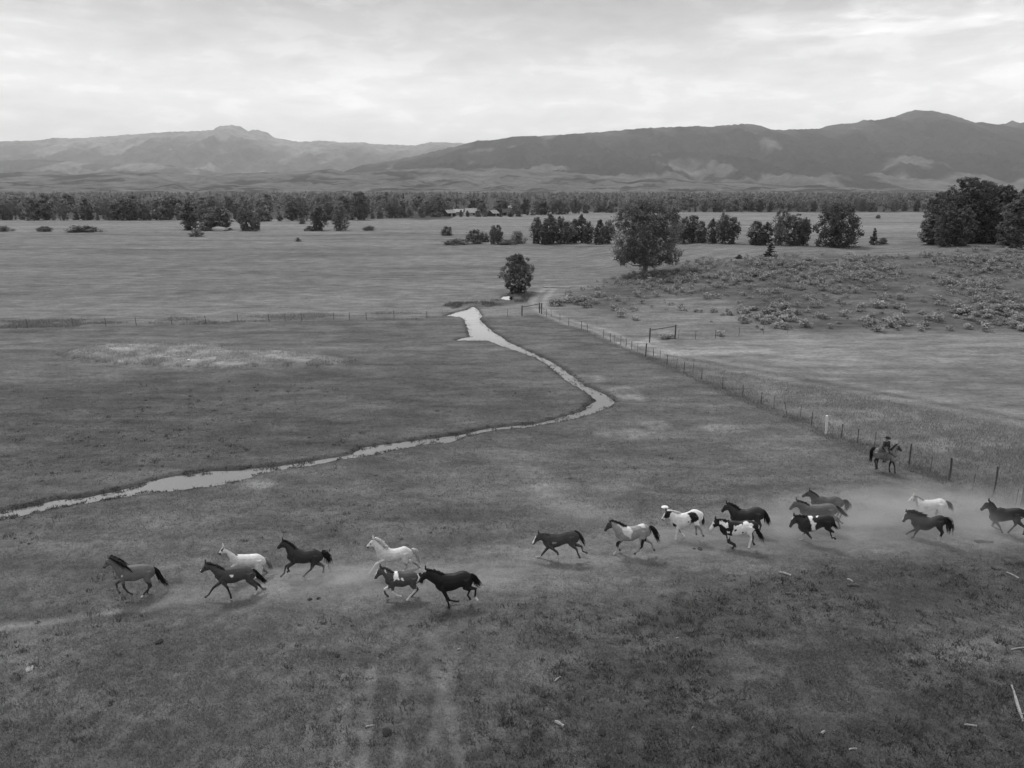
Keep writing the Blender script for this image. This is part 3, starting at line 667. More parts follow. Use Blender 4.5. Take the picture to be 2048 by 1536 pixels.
for _ in range(110):                                        # a second rank behind the edge
    u = random.uniform(-60, 2110); vb = random.uniform(416, 431) if u < 900 else random.uniform(411, 421)
    x, y = ground(np.array([u]), np.array([vb]), 0.0)
    key = random.choice(['far0', 'far1', 'far2', 'round2', 'conifer0'] if random.random() < 0.4 else ['far0', 'far1', 'far2'])
    hgt = random.uniform(11, 15.5) if u < 900 else random.uniform(9.5, 13)
    tree('cottonwood_tree', key, float(x[0]), float(y[0]), hgt, hgt * (0.35 if 'con' in key else random.uniform(0.6, 0.95)), 'dark pointed conifer among the far wood' if 'con' in key else 'leafy crown showing behind the front trees of the far wood', 'tree', 'conifers in the far wood' if 'con' in key else 'second rank trees of the far wood', z=0.0)
# the wood behind reads as one mass
rg = np.random.default_rng(77); V, T = [], []
for _ in range(2300):
    yv = 540 + (rg.random() ** 1.4) * 2600; xv = (rg.random() * 2 - 1) * 0.80 * yv
    if yv < 640 and xv > -30: yv += 140
    hgt = rg.uniform(6.5, 14.0); wd = hgt * rg.uniform(0.5, 0.9)
    nq = 70 if yv < 1100 else 36; sz = 0.75 if yv < 1100 else 1.15
    v, tt = leaf_quads(rg, (xv, yv, hgt * 0.52), (wd / 2, wd / 2, hgt * 0.48), nq, sz, tone0=rg.uniform(0.2, 0.75)); V.append(v); T.append(tt)
V = np.concatenate(V); T = np.concatenate(T)
tag(link('distant_woods', mesh_np('distant_woods', V, np.arange(len(V)).reshape(-1, 4), M_leaf_far, False, {'tone': T})), 'dense wood filling the valley floor behind the meadow', None, None, 'stuff')

# ------------------------------------------------------------------ sagebrush on the rise
sage = []
for k in range(5):
    rg = np.random.default_rng(500 + k); V, T = [], []
    for j in range(9):
        a = rg.random() * 6.28; r = rg.random() * 0.36
        v, tt = leaf_quads(rg, (math.cos(a) * r, math.sin(a) * r, 0.20 + 0.26 * rg.random()), (0.22, 0.22, 0.20), 20, 0.055, 0.9, tone0=rg.uniform(0.35, 0.8)); v[:, 2] = np.maximum(v[:, 2], 0.0)
        V.append(v); T.append(tt)
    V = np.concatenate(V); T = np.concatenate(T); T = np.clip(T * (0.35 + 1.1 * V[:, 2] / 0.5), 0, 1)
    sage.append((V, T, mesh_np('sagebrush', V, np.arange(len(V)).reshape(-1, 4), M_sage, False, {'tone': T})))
pts = []
while len(pts) < 1900:
    u = rng.uniform(1090, 2100, 4000); v = rng.uniform(488, 664, 4000)
    x, y = ground(u, v)
    d = sdf(x, y, PT['sagebase'])
    dens = smooth(6, -8, d) * (0.25 + 1.3 * smooth(0.45, 0.58, fbm(x / 9, y / 9, 801, 3))) * (0.65 + 0.35 * smooth(1150, 1500, u)) * (1 - 0.7 * smooth(3, -4, sdf(x, y, PT['sagepale'])))
    ok = (rng.random(4000) < dens * (y / 170) ** 2) & (near_line(x, y, PT['track']) > 2.5)
    for a, b, c in zip(x[ok], y[ok], v[ok]): pts.append((a, b, c))
pts = pts[:1900]
pts.sort(key=lambda p: p[1]); VS, TS = [], []
zz = hz(np.array([p[0] for p in pts]), np.array([p[1] for p in pts]))
for i, (p, z) in enumerate(zip(pts, zz)):
    s = 0.55 + 1.7 * random.random() ** 1.8; sh = s * random.uniform(0.75, 1.15); k = i % 5; an = random.random() * 6.28
    if i < 300:
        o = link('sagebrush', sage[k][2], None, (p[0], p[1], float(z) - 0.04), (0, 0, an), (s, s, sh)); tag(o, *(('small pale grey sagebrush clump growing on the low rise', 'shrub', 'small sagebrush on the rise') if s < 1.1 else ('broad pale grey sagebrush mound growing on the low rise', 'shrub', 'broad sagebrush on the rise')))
    else:
        V, T = sage[k][0].reshape(-1, 4, 3)[::2].reshape(-1, 3), sage[k][1].reshape(-1, 4)[::2].ravel(); ca, sa = math.cos(an), math.sin(an)
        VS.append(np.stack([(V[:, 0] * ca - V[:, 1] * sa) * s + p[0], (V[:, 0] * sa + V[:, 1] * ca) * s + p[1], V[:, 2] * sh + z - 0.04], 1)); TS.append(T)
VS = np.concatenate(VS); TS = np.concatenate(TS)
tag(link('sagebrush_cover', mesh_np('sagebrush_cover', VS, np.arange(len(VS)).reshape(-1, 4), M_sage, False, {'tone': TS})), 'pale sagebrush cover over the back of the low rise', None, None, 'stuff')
for u, v, w in [(1115, 612, 3.0), (1135, 605, 2.6), (1160, 608, 3.2), (1172, 614, 2.2), (1330, 677, 1.8), (1342, 676, 1.4), (1440, 672, 1.7), (1547, 627, 2.0), (1612, 653, 2.6), (1460, 630, 1.6), (1500, 620, 1.5), (1270, 640, 1.5)]:
    p = GZ(u, v); o = link('sagebrush', sage[random.randrange(5)][2], None, p - Vector((0, 0, 0.05)), (0, 0, random.random() * 6), (w, w, w * 0.8)); tag(o, 'larger bushy sagebrush beside the dirt track and gates', 'shrub', 'larger sagebrush near the track')

# ------------------------------------------------------------------ grass blades: short in the pasture, tall beyond the fence, by the creek and on the mound
def blades(n, reg, hmin, hmax, wid, name, label, toner=1.0, mask=None, seed=1, lean=0.5, clear=0.35):
    rg = np.random.default_rng(seed)
    u = rg.uniform(reg[0], reg[2], n); v = reg[1] + (reg[3] - reg[1]) * rg.random(n)
    x, y = ground(u, v, 0.0)
    keep = bank(x, y) > clear
    if mask is not None: keep &= mask(x, y, rg)
    x, y = x[keep], y[keep]; n = len(x)
    z = np.maximum(hz(x, y), WZ); t = tone(x, y) * toner * (0.65 + 0.75 * rg.random(n))
    h = (hmin + (hmax - hmin) * rg.random(n) ** 1.6); an = rg.random(n) * 6.283; ln = rg.normal(size=(n, 2)) * lean * h[:, None]
    w = wid * (0.7 + 0.6 * rg.random(n))
    bx, by = np.cos(an) * w, np.sin(an) * w
    P = np.stack([np.stack([x - bx, y - by, z - 0.01], 1), np.stack([x + bx, y + by, z - 0.01], 1), np.stack([x + ln[:, 0], y + ln[:, 1], z + h], 1)], 1).reshape(-1, 3)
    tag(link(name, mesh_np(name, P, np.arange(3 * n).reshape(-1, 3), M_grass, False, {'tone': np.repeat(t, 3)})), label, None, None, 'stuff')
def grass_mat():
    m, t, b = base_mat('grass_blade', 0.9, 0.1)
    a = N(t, 'ShaderNodeAttribute', attribute_name='tone'); L(t, a.outputs['Fac'], b.inputs['Base Color'])
    gn = N(t, 'ShaderNodeNewGeometry'); va = N(t, 'ShaderNodeVectorMath', operation='ADD'); va.inputs[1].default_value = (0, 0, 1.6); L(t, gn.outputs['Normal'], va.inputs[0]); vn = N(t, 'ShaderNodeVectorMath', operation='NORMALIZE'); L(t, va.outputs[0], vn.inputs[0]); L(t, vn.outputs[0], b.inputs['Normal'])
    tr = N(t, 'ShaderNodeBsdfTranslucent'); L(t, a.outputs['Fac'], tr.inputs['Color'])
    ms = N(t, 'ShaderNodeMixShader', i_Fac=0.35); L(t, b.outputs[0], ms.inputs[1]); L(t, tr.outputs[0], ms.inputs[2]); L(t, ms.outputs[0], t.nodes['Material Output'].inputs[0])
    return m
M_grass = grass_mat()
def clumpy(x, y, rg):
    c = fbm(x / 0.45, y / 0.45, 901, 2) * 0.8 + fbm(x / 3.0, y / 3.0, 911, 3) * 0.2
    trod = np.maximum(smooth(3.0, 0.5, near_line(x, y, PT['run'])), smooth(0.5, 0.1, near_line(x, y, PT['trail'])))
    for r_ in RUTS: trod = np.maximum(trod, 0.8 * smooth(0.36, 0.08, near_line(x, y, r_)))
    return rg.random(len(x)) < (0.25 + 0.75 * smooth(0.36, 0.62, c)) * (1 - 0.8 * trod)
blades(520000, (-80, 1060, 2130, 1600), 0.03, 0.14, 0.012, 'pasture_grass', 'short grazed grass of the near pasture', 1.5, clumpy, 21)
blades(260000, (-80, 700, 2130, 1060), 0.03, 0.12, 0.022, 'pasture_grass', 'short grazed grass around the creek', 1.45, lambda x, y, rg: clumpy(x, y, rg) & inside(x, y, pasture), 22)
blades(260000, (1080, 640, 2130, 1060), 0.10, 0.32, 0.018, 'tall_grass', 'tall pale ungrazed grass beyond the post fence', 1.7, lambda x, y, rg: (rg.random(len(x)) < smooth(1.5, -5.0, sdf(x, y, PT['tall']) + (near_line(x, y, PT['fence_r']) < 4) * -6.0) * (0.25 + smooth(0.3, 0.6, fbm(x / 1.5, y / 1.5, 921, 3)))) & (sdf(x, y, PT['tall']) < 1.0), 23, 0.25)
blades(70000, (90, 684, 740, 745), 0.06, 0.32, 0.03, 'dry_grass', 'tall dry grass on the pale mound', 1.8, lambda x, y, rg: (sdf(x, y, PT['mound']) < -0.2) & (rg.random(len(x)) < smooth(0.35, 0.6, fbm(x / 1.3, y / 1.3, 931, 3))), 24, 0.3)
blades(25000, (870, 580, 1075, 640), 0.2, 0.6, 0.03, 'reeds', 'dark reeds fringing the pool', 1.0, lambda x, y, rg: (sdf(x, y, PT['reed']) < 0.3) & (rg.random(len(x)) < smooth(0.35, 0.6, fbm(x / 2.0, y / 2.0, 941, 3))), 25, 0.2, 1.6)
blades(40000, (0, 625, 900, 660), 0.1, 0.45, 0.03, 'fence_line_grass', 'rank pale grass along the far wire fence', 1.4, lambda x, y, rg: (near_line(x, y, px_poly([(a, b - 6) for a, b in FENCE_L])) < 3.5) & (rg.random(len(x)) < smooth(0.45, 0.65, fbm(x / 5, y / 3, 951, 3))), 26, 0.3, 3.0)

blades(420000, (-80, 600, 1260, 1070), 0.03, 0.16, 0.03, 'bank_tufts', 'ragged tufts and mud hanging over the creek edge', 1.25, lambda x, y, rg: (np.abs(bank(x, y)) < 0.42) & (rg.random(len(x)) < smooth(0.48, 0.6, fbm(x / 0.5, y / 0.5, 961, 3))), 27, 0.9, -0.45)
rg = np.random.default_rng(91); nt_w = 5200
uu = rg.uniform(-60, 2110, nt_w); vv = 760 + 800 * rg.random(nt_w) ** 0.8; wx_, wy_ = ground(uu, vv, 0.0)
ok = inside(wx_, wy_, pasture) & (bank(wx_, wy_) > 0.6) & (rg.random(nt_w) < smooth(0.40, 0.62, fbm(wx_ / 6, wy_ / 6, 971, 3)) * (0.28 + 1.5 * (sdf(wx_, wy_, PT['dark_low']) < 0) + 0.7 * (sdf(wx_, wy_, PT['dark_left']) < 0)) * (near_line(wx_, wy_, PT['run']) > 3.0))
wx_, wy_ = wx_[ok], wy_[ok]; k_ = 14; sz = (0.06 + 0.16 * rg.random(len(wx_)) ** 2)
bx_ = np.repeat(wx_, k_) + rg.normal(size=len(wx_) * k_) * np.repeat(sz, k_) * 1.1; by_ = np.repeat(wy_, k_) + rg.normal(size=len(wx_) * k_) * np.repeat(sz, k_) * 0.8
bz_ = hz(bx_, by_); bh = np.repeat(sz, k_) * (0.6 + 0.9 * rg.random(len(bx_))); an = rg.random(len(bx_)) * 6.28; bw_ = 0.02 + 0.012 * rg.random(len(bx_)); ln = rg.normal(size=(len(bx_), 2)) * bh[:, None] * 0.5
tt_ = tone(bx_, by_) * np.repeat(0.55 + 0.75 * rg.random(len(wx_)), k_)
P_ = np.stack([np.stack([bx_ - np.cos(an) * bw_, by_ - np.sin(an) * bw_, bz_ - 0.01], 1), np.stack([bx_ + np.cos(an) * bw_, by_ + np.sin(an) * bw_, bz_ - 0.01], 1), np.stack([bx_ + ln[:, 0], by_ + ln[:, 1], bz_ + bh], 1)], 1).reshape(-1, 3)
tag(link('weed_tufts', mesh_np('weed_tufts', P_, np.arange(len(P_)).reshape(-1, 3), M_grass, False, {'tone': np.repeat(tt_, 3)})), 'coarse dark weed tufts dotted over the pasture', None, None, 'stuff')
# ------------------------------------------------------------------ fences and gates
def post_mesh(h, r, mat, crook=0.0, lean=(0, 0), seed=0):
    rg = np.random.default_rng(seed); g = Geo(); n = 5; pts = []
    for i in range(n):
        t = i / (n - 1); pts.append((lean[0] * t * h + crook * math.sin(t * 3.1) * h, lean[1] * t * h, -0.2 + t * (h + 0.2)))
    g.tube(pts, r * (1 + 0.1 * rg.normal(size=n)), 6); return g.mesh('post', mat, False)
THIN = post_mesh(1.15, 0.022, M_wire); STD = [post_mesh(1.15, 0.037, M_wood, 0.03 * (k - 1), (0.02 * (k - 2), 0), k) for k in range(4)]
def fence(name, label, pts_px, kinds, special=None):
    P = [GZ(u, v) for u, v in pts_px]
    root = link(name, None, None, P[0]); tag(root, label, 'fence')
    for i, p in enumerate(P):
        me = (special or {}).get(i) or (THIN if kinds[i] == 't' else STD[i % 4])
        link('post', me, root, p - P[0], (0, 0, random.uniform(-0.6, 0.6)))
    for hgt in (0.35, 0.7, 1.02):
        g = Geo(); pts = []
        for i, p in enumerate(P):
            q = p - P[0]; pts.append((q.x, q.y, q.z + hgt))
            if i < len(P) - 1: m = (P[i] + P[i + 1]) / 2 - P[0]; pts.append((m.x, m.y, m.z + hgt - 0.04))
        g.tube(pts, 0.006, 3); link('wire', g.mesh('wire', M_wire), root)
    return root
kr = 'ooooooootooototooototototooootttotwootototoct' 
kr = (['o'] * 9 + ['t', 'o', 'o', 'o', 't', 'o', 'o', 't', 'o', 't', 'o', 't', 'o', 'o', 'o', 'o', 't', 'o', 't', 'o', 'o', 'o', 'o', 't', 'o', 't', 'o', 't', 'o', 't', 'o', 'o', 'o', 'o'])[:len(FENCE_R)]
i_white = FENCE_R.index((1652, 868))
M_post_white = grey_noise('white_post', 0.5, 0.7, 5.0, bump=0.3)
spec = {i_white: post_mesh(1.6, 0.10, M_post_white, 0.02, (-0.10, 0), 3), FENCE_R.index((1984, 994)): post_mesh(2.1, 0.05, M_wood, 0.03, (0.0, 0), 5), FENCE_R.index((1575, 829)): post_mesh(1.2, 0.03, M_wood, 0, (-0.35, 0), 6),
        FENCE_R.index((1897, 961)): post_mesh(1.6, 0.07, M_wood, 0.03, (-0.03, 0), 7), FENCE_R.index((1818, 931)): post_mesh(1.6, 0.06, M_wood, 0.0, (-0.06, 0), 8), FENCE_R.index((1083, 628)): post_mesh(1.7, 0.09, M_wood, 0.0, (0, 0), 9),
        FENCE_R.index((1291, 714)): post_mesh(1.6, 0.07, M_wood, 0.0, (0.03, 0), 12)}
fence('post_fence', 'leaning wooden post and wire fence running diagonally beside the tall grass', FENCE_R, kr, spec)
kl = ['o', 'o', 'o', 'o', 'o', 'o', 'o', 'o', 'o', 't', 'o', 'o', 'o', 'o', 'o', 'o', 't', 't', 'o', 'o']
fence('wire_fence', 'far wire fence with thin posts crossing behind the creek pool', FENCE_L[:-1], kl)
fence('wire_fence', 'short wire fence running from the pole gate towards the sagebrush', [(1357, 676), (1391, 678), (1430, 677), (1477, 671), (1527, 668), (1575, 666)], 'tooott')
def pole_gate(a, b, h, label):
    A, B = GZ(*a), GZ(*b); root = link('pole_gate', None, None, A); tag(root, label, 'gate')
    for p in (A, B): link('post', post_mesh(h, 0.085, M_wood, 0.0, (0, 0), 4), root, p - A)
    g = Geo(); d = B - A; g.tube([(0, 0, h * 0.84), (d.x * 0.5, d.y * 0.5, d.z * 0.5 + h * 0.86), (d.x, d.y, d.z + h * 0.9)], [0.055, 0.05, 0.05], 6); link('rail', g.mesh('rail', M_wood), root)
pole_gate((1044, 632), (1079, 626), 1.6, 'high pole gate between the far wire fence and the post fence')
pole_gate((1299, 685), (1350, 678), 1.9, 'high pole gate standing open-sided on the bare ground by the track')
p0 = GZ(2043, 1015); g = Geo(); g.tube([(0, 0, -0.2), (0, 0, 1.75)], [0.11, 0.10], 8)
brace = link('brace_post', None, None, p0); tag(brace, 'stout fence corner post with a cross rail at the frame edge', 'post')
link('post', g.mesh('post', M_wood), brace); g = Geo(); g.tube([(-0.12, 0, 1.30), (1.9, -0.6, 1.22)], [0.06, 0.06], 6); link('rail', g.mesh('rail', M_wood), brace)
# little plank bridge by the track
pb = GZ(1113, 576); br = link('plank_footbridge', None, None, pb, (0, 0, -0.1)); tag(br, 'flat weathered plank crossing lying on the meadow behind the willow', 'footbridge')
for k in range(3):
    g = Geo(); g.box((0, 0, 0), (5.2, 0.26, 0.10)); link('plank', g.mesh('plank', M_wood_grey), br, (0.1 * k, 0.30 * k, 0.14))
g = Geo(); g.box((-2.0, 0.3, 0.0), (0.25, 1.0, 0.2)); g2 = Geo(); g2.box((2.0, 0.3, 0.0), (0.25, 1.0, 0.2)); link('sleeper', g.mesh('sleeper', M_wood), br, (0, 0, 0.0)); link('sleeper', g2.mesh('sleeper', M_wood), br, (0, 0, 0.0))

# ------------------------------------------------------------------ ranch houses at the wood edge
def house(u, vb, wd, dp, hw, hr, roofm, wallm, label, rz=0.0):
    x, y = ground(np.array([float(u)]), np.array([float(vb)]), 0.0); root = link('ranch_house', None, None, (float(x[0]), float(y[0]), 0), (0, 0, rz)); tag(root, label, 'house')
    g = Geo(); v = [(-wd / 2, -dp / 2, 0), (wd / 2, -dp / 2, 0), (wd / 2, dp / 2, 0), (-wd / 2, dp / 2, 0), (-wd / 2, -dp / 2, hw), (wd / 2, -dp / 2, hw), (wd / 2, dp / 2, hw), (-wd / 2, dp / 2, hw), (-wd / 2, 0, hw + hr - 0.1), (wd / 2, 0, hw + hr - 0.1)]
    g.add(v, [[0, 1, 5, 4], [2, 3, 7, 6], [0, 4, 8, 7, 3], [1, 2, 6, 9, 5]]); link('wall', g.mesh('wall', wallm), root)
    g = Geo(); ov = 0.5; sl = hr / (dp / 2)
    for s in (-1, 1):
        e = np.array([(-wd / 2 - ov, 0, hw + hr), (wd / 2 + ov, 0, hw + hr), (wd / 2 + ov, s * (dp / 2 + ov), hw - ov * sl), (-wd / 2 - ov, s * (dp / 2 + ov), hw - ov * sl)])
        g.add(np.concatenate([e, e + [0, 0, 0.15]]), [[0, 1, 2, 3], [7, 6, 5, 4], [0, 4, 5, 1], [2, 6, 7, 3], [1, 5, 6, 2], [0, 3, 7, 4]])
    rf = link('roof', g.mesh('roof', roofm), root); g = Geo(); g.box((wd * 0.25, dp * 0.12, hw + hr + 0.2), (0.7, 0.7, 1.4)); link('chimney', g.mesh('chimney', M_stone), rf)
    for k in (-0.28, 0.28):
        g = Geo(); g.box((wd * k, -dp / 2 - 0.02, hw * 0.55), (1.2, 0.1, 1.1)); link('window', g.mesh('window', M_glass), root)
    g = Geo(); g.box((0, -dp / 2 - 0.02, 1.05), (1.0, 0.1, 2.1)); link('door', g.mesh('door', M_wood_grey), root)
house(899, 432.5, 6.0, 8.0, 2.4, 2.0, M_roof_pale, M_wall_log, 'small log cabin with pale roof nearest the open meadow at the wood edge', 0.5)
house(917, 430.5, 7.0, 6.0, 2.6, 1.8, M_roof_pale, M_wall_pale, 'pale walled cabin half behind a tree at the wood edge', -0.1)
house(942, 431.5, 7.5, 8.5, 2.4, 2.8, M_roof_pale, M_wall_pale, 'widest ranch house with big pale roof at the wood edge', 0.05)
house(986, 432.5, 5.5, 7.0, 2.2, 2.0, M_roof_pale, M_wall_log, 'dark cabin with bright gable roof among the trees', 0.7)
house(1013, 431, 6.5, 7.0, 2.4, 2.4, M_roof_dark, M_wall_log, 'dark roofed cabin beside the taller house', 0.2)
house(1027, 427, 7.0, 7.0, 4.4, 2.2, M_roof_pale, M_wall_log, 'taller house with pale roof rising behind the dark roofed cabin', -0.2)

# ------------------------------------------------------------------ scraps of wood, stones and dung on the near pasture
def scrap(u, v, ln, wd, rz, label, mat=M_wood_white, name='wood_scrap', th=0.06, cat='wood', tilt=0.0):
    p = GZ(u, v); g = Geo(); k = 5; rgs = np.random.default_rng(int(u)); pts = [(ln * (i / (k - 1) - 0.5), 0.010 * ln * math.sin(i * 1.3), 0.02 * math.sin(i)) for i in range(k)]
    g.tube(pts, wd / 2 * (0.75 + 0.4 * rgs.random(k)), 6)
    o = link(name, g.mesh(name, mat), None, p + Vector((0, 0, wd * 0.3 + abs(math.sin(tilt)) * ln / 2)), (0, -tilt, rz)); tag(o, label, cat); return o
scrap(1570, 1150, 0.55, 0.13, -0.5, 'stubby bleached log end on the bare strip behind the herd')
scrap(2025, 1151, 0.6, 0.08, -1.1, 'short bleached stick on the dark grass below the last black horse')
scrap(1115, 1358, 0.38, 0.08, 0.9, 'small bleached splinter at the edge of the dark grass')
scrap(1119, 1447, 0.36, 0.12, -0.6, 'bleached chip at the foot of the worn path')
scrap(2034, 1408, 2.2, 0.11, 1.15, 'long pale peeled pole lying in the grass', M_wood_white, 'pole', cat='pole')
scrap(2042, 1297, 1.0, 0.07, 0.2, 'pale straight branch lying above the long peeled pole', M_wood_white, 'branch', cat='branch')
scrap(1940, 1454, 0.42, 0.08, -0.1, 'flat bleached chip on the dark grass near the long peeled pole')
scrap(2046, 1431, 0.25, 0.07, 0.0, 'tiny bleached chip beside the long peeled pole')
scrap(1646, 1466, 0.22, 0.09, 0.7, 'grey bark chip in the darkest grass', M_wood_grey)
scrap(1705, 1500, 0.3, 0.06, 0.2, 'thin grey chip beyond the darkest grass', M_wood_grey)
scrap(740, 1452, 0.32, 0.08, 0.3, 'pale chip lying between the wheel ruts')
scrap(1355, 1275, 0.16, 0.06, 0.3, 'speck of bleached wood in the middle of the dark grass')
scrap(1385, 1455, 0.16, 0.05, 0.9, 'little bleached sliver in the lower dark grass')
scrap(918, 1300, 0.12, 0.07, 0.4, 'white fleck on the worn ground under the black galloper')
scrap(1705, 1172, 0.55, 0.12, 0.1, 'dark broken root lying on the pale strip', M_wood, 'root', cat='root')
scrap(1700, 1162, 0.3, 0.09, -0.9, 'pale root stub above the dark broken root', M_wood_grey, 'root', cat='root')
scrap(1576, 1189, 0.24, 0.12, 0.2, 'dark knotty stump on the pale strip', M_wood, 'stump', cat='stump')
scrap(1500, 1168, 0.4, 0.05, 1.5, 'upright dark twig on the pale strip', M_wood, 'twig', cat='twig', tilt=1.3)
scrap(1968, 1083, 0.95, 0.16, -0.05, 'dark half-rotten log in the dust under the last black horse', M_wood, 'log', cat='log')
def lump(name, u, v, r, flat, mat, label, cat, seed):
    p = GZ(u, v); rg_ = np.random.default_rng(seed); me = bpy.data.meshes.new(name); bm = bmesh.new(); bmesh.ops.create_icosphere(bm, subdivisions=2, radius=1.0)
    for q in bm.verts:
        c = q.co; s = 1 + 0.28 * (float(fbm(np.array([c.x * 1.7 + seed]), np.array([c.y * 1.7 + c.z * 2.1]), seed, 2)[0]) - 0.5) * 2
        q.co = Vector((c.x * r * s * 1.25, c.y * r * s, c.z * r * s * flat))
    bm.to_mesh(me); bm.free(); me.materials.append(mat); o = link(name, me, None, p + Vector((0, 0, r * flat * 0.5)), (0, 0, seed)); tag(o, label, cat)
lump('stone', 1330, 1016, 0.17, 0.6, M_chalk, 'bright white rounded stone on the grass behind the mostly white pinto', 'stone', 3)
lump('stone', 60, 1337, 0.17, 0.25, M_stone, 'flat pale stone sunk in a bare hollow of the pasture', 'stone', 5)
lump('stone', 378, 729, 0.14, 0.6, M_chalk, 'small white stone on the front of the pale grass mound', 'stone', 8)
lump('stone', 440, 462, 3.0, 0.45, M_stone, 'large pale boulder at the foot of the meadow cottonwood clump', 'stone', 9)
for i, (u, v, r, lab) in enumerate([(320, 1287, 0.14, 'dark flat dung pile alone on the open pasture'), (675, 1311, 0.10, 'small dark dung heap above the wheel ruts'), (620, 1199, 0.10, 'dark dung lump in the dust behind the leading bay'), (637, 1197, 0.09, 'smaller dark lump beside the dung in the dust'),
                                    (773, 1465, 0.17, 'big dark dung pile between the wheel ruts'), (1205, 1530, 0.16, 'dark dung pile at the foot of the worn path'), (1239, 1503, 0.10, 'round dark dung lump near the worn path'), (1400, 1099, 0.12, 'dark clod kicked up behind the dun pinto'), (1388, 1098, 0.08, 'little clod beside the kicked up dark clod'),
                                    (2008, 1474, 0.12, 'dark clod in the grass below the long peeled pole'), (1204, 1466, 0.14, 'flat dark clod beside the bleached chip')]):
    lump('dung_pile' if 'dung' in lab else 'clod', u, v, r, 0.5, M_dung, lab, 'dung' if 'dung' in lab else 'clod', 20 + i)

# ------------------------------------------------------------------ horses
def coat_mat(name, rough=0.55):
    m, t, b = base_mat(name, rough, 0.25)
    a = N(t, 'ShaderNodeAttribute', attribute_name='coat'); c = N(t, 'ShaderNodeTexCoord')
    n = N(t, 'ShaderNodeTexNoise', i_Scale=7.0, i_Detail=4.0); L(t, c.outputs['Object'], n.inputs['Vector'])
    L(t, math_n(t, 'MULTIPLY', a.outputs['Fac'], ramp_n(t, n.outputs[0], [(0.3, 0.86), (0.7, 1.14)])), b.inputs['Base Color'])
    return m
M_coat = coat_mat('horse_coat')
_hair = {}
def hair_mat(v):
    if v not in _hair: _hair[v] = grey_noise('horse_hair', v * 0.8, v * 1.25, 9.0, rough=0.6)
    return _hair[v]
def remesh_eval(name, g, voxel, iters=3):
    me = g.mesh(name + '_rough'); o = bpy.data.objects.new(name + '_rough', me); COL.objects.link(o)
    m = o.modifiers.new('r', 'REMESH'); m.mode = 'VOXEL'; m.voxel_size = voxel; m.use_smooth_shade = True
    s = o.modifiers.new('s', 'SMOOTH'); s.factor = 0.5; s.iterations = iters
    dg = bpy.context.evaluated_depsgraph_get(); dg.update()
    r = bpy.data.meshes.new_from_object(o.evaluated_get(dg)); r.name = name
    bpy.data.objects.remove(o); bpy.data.meshes.remove(me)
    return r
def ring(c, ax, ha, hw, k=14):
    """ellipse: half-length ha along ax (in the x-z plane), half-width hw sideways"""
    t = np.arange(k) * 2 * math.pi / k; ax = np.array([ax[0], 0, ax[1]]); y = np.array([0, 1.0, 0])
    return np.array(c)[None] + ha * np.cos(t)[:, None] * ax + hw * np.sin(t)[:, None] * y
def spline(P, n):
    """Catmull-Rom through rows of P, n pieces per span"""
    P = np.asarray(P, float); Q = np.concatenate([[2 * P[0] - P[1]], P, [2 * P[-1] - P[-2]]]); o = []
    for i in range(len(P) - 1):
        for j in range(n):
            t = j / n; a, b, c, d = Q[i:i + 4]
            o.append(0.5 * ((2 * b) + (c - a) * t + (2 * a - 5 * b + 4 * c - d) * t * t + (3 * b - 3 * c + d - a) * t ** 3))
    o.append(P[-1]); return np.array(o)
HAIR_RG = np.random.default_rng(5)
def strands(name, roots, paths, w, mat, jitter=0.02):
    g = Geo()
    for r0, path in zip(roots, paths):
        pts = spline(path, 3); n = len(pts)
        rad = w * np.sin(np.linspace(0.5, math.pi * 0.97, n)) ** 0.7
        g.tube(pts, rad, 3)
    return g.mesh(name, mat, True)
HORSE_H = []
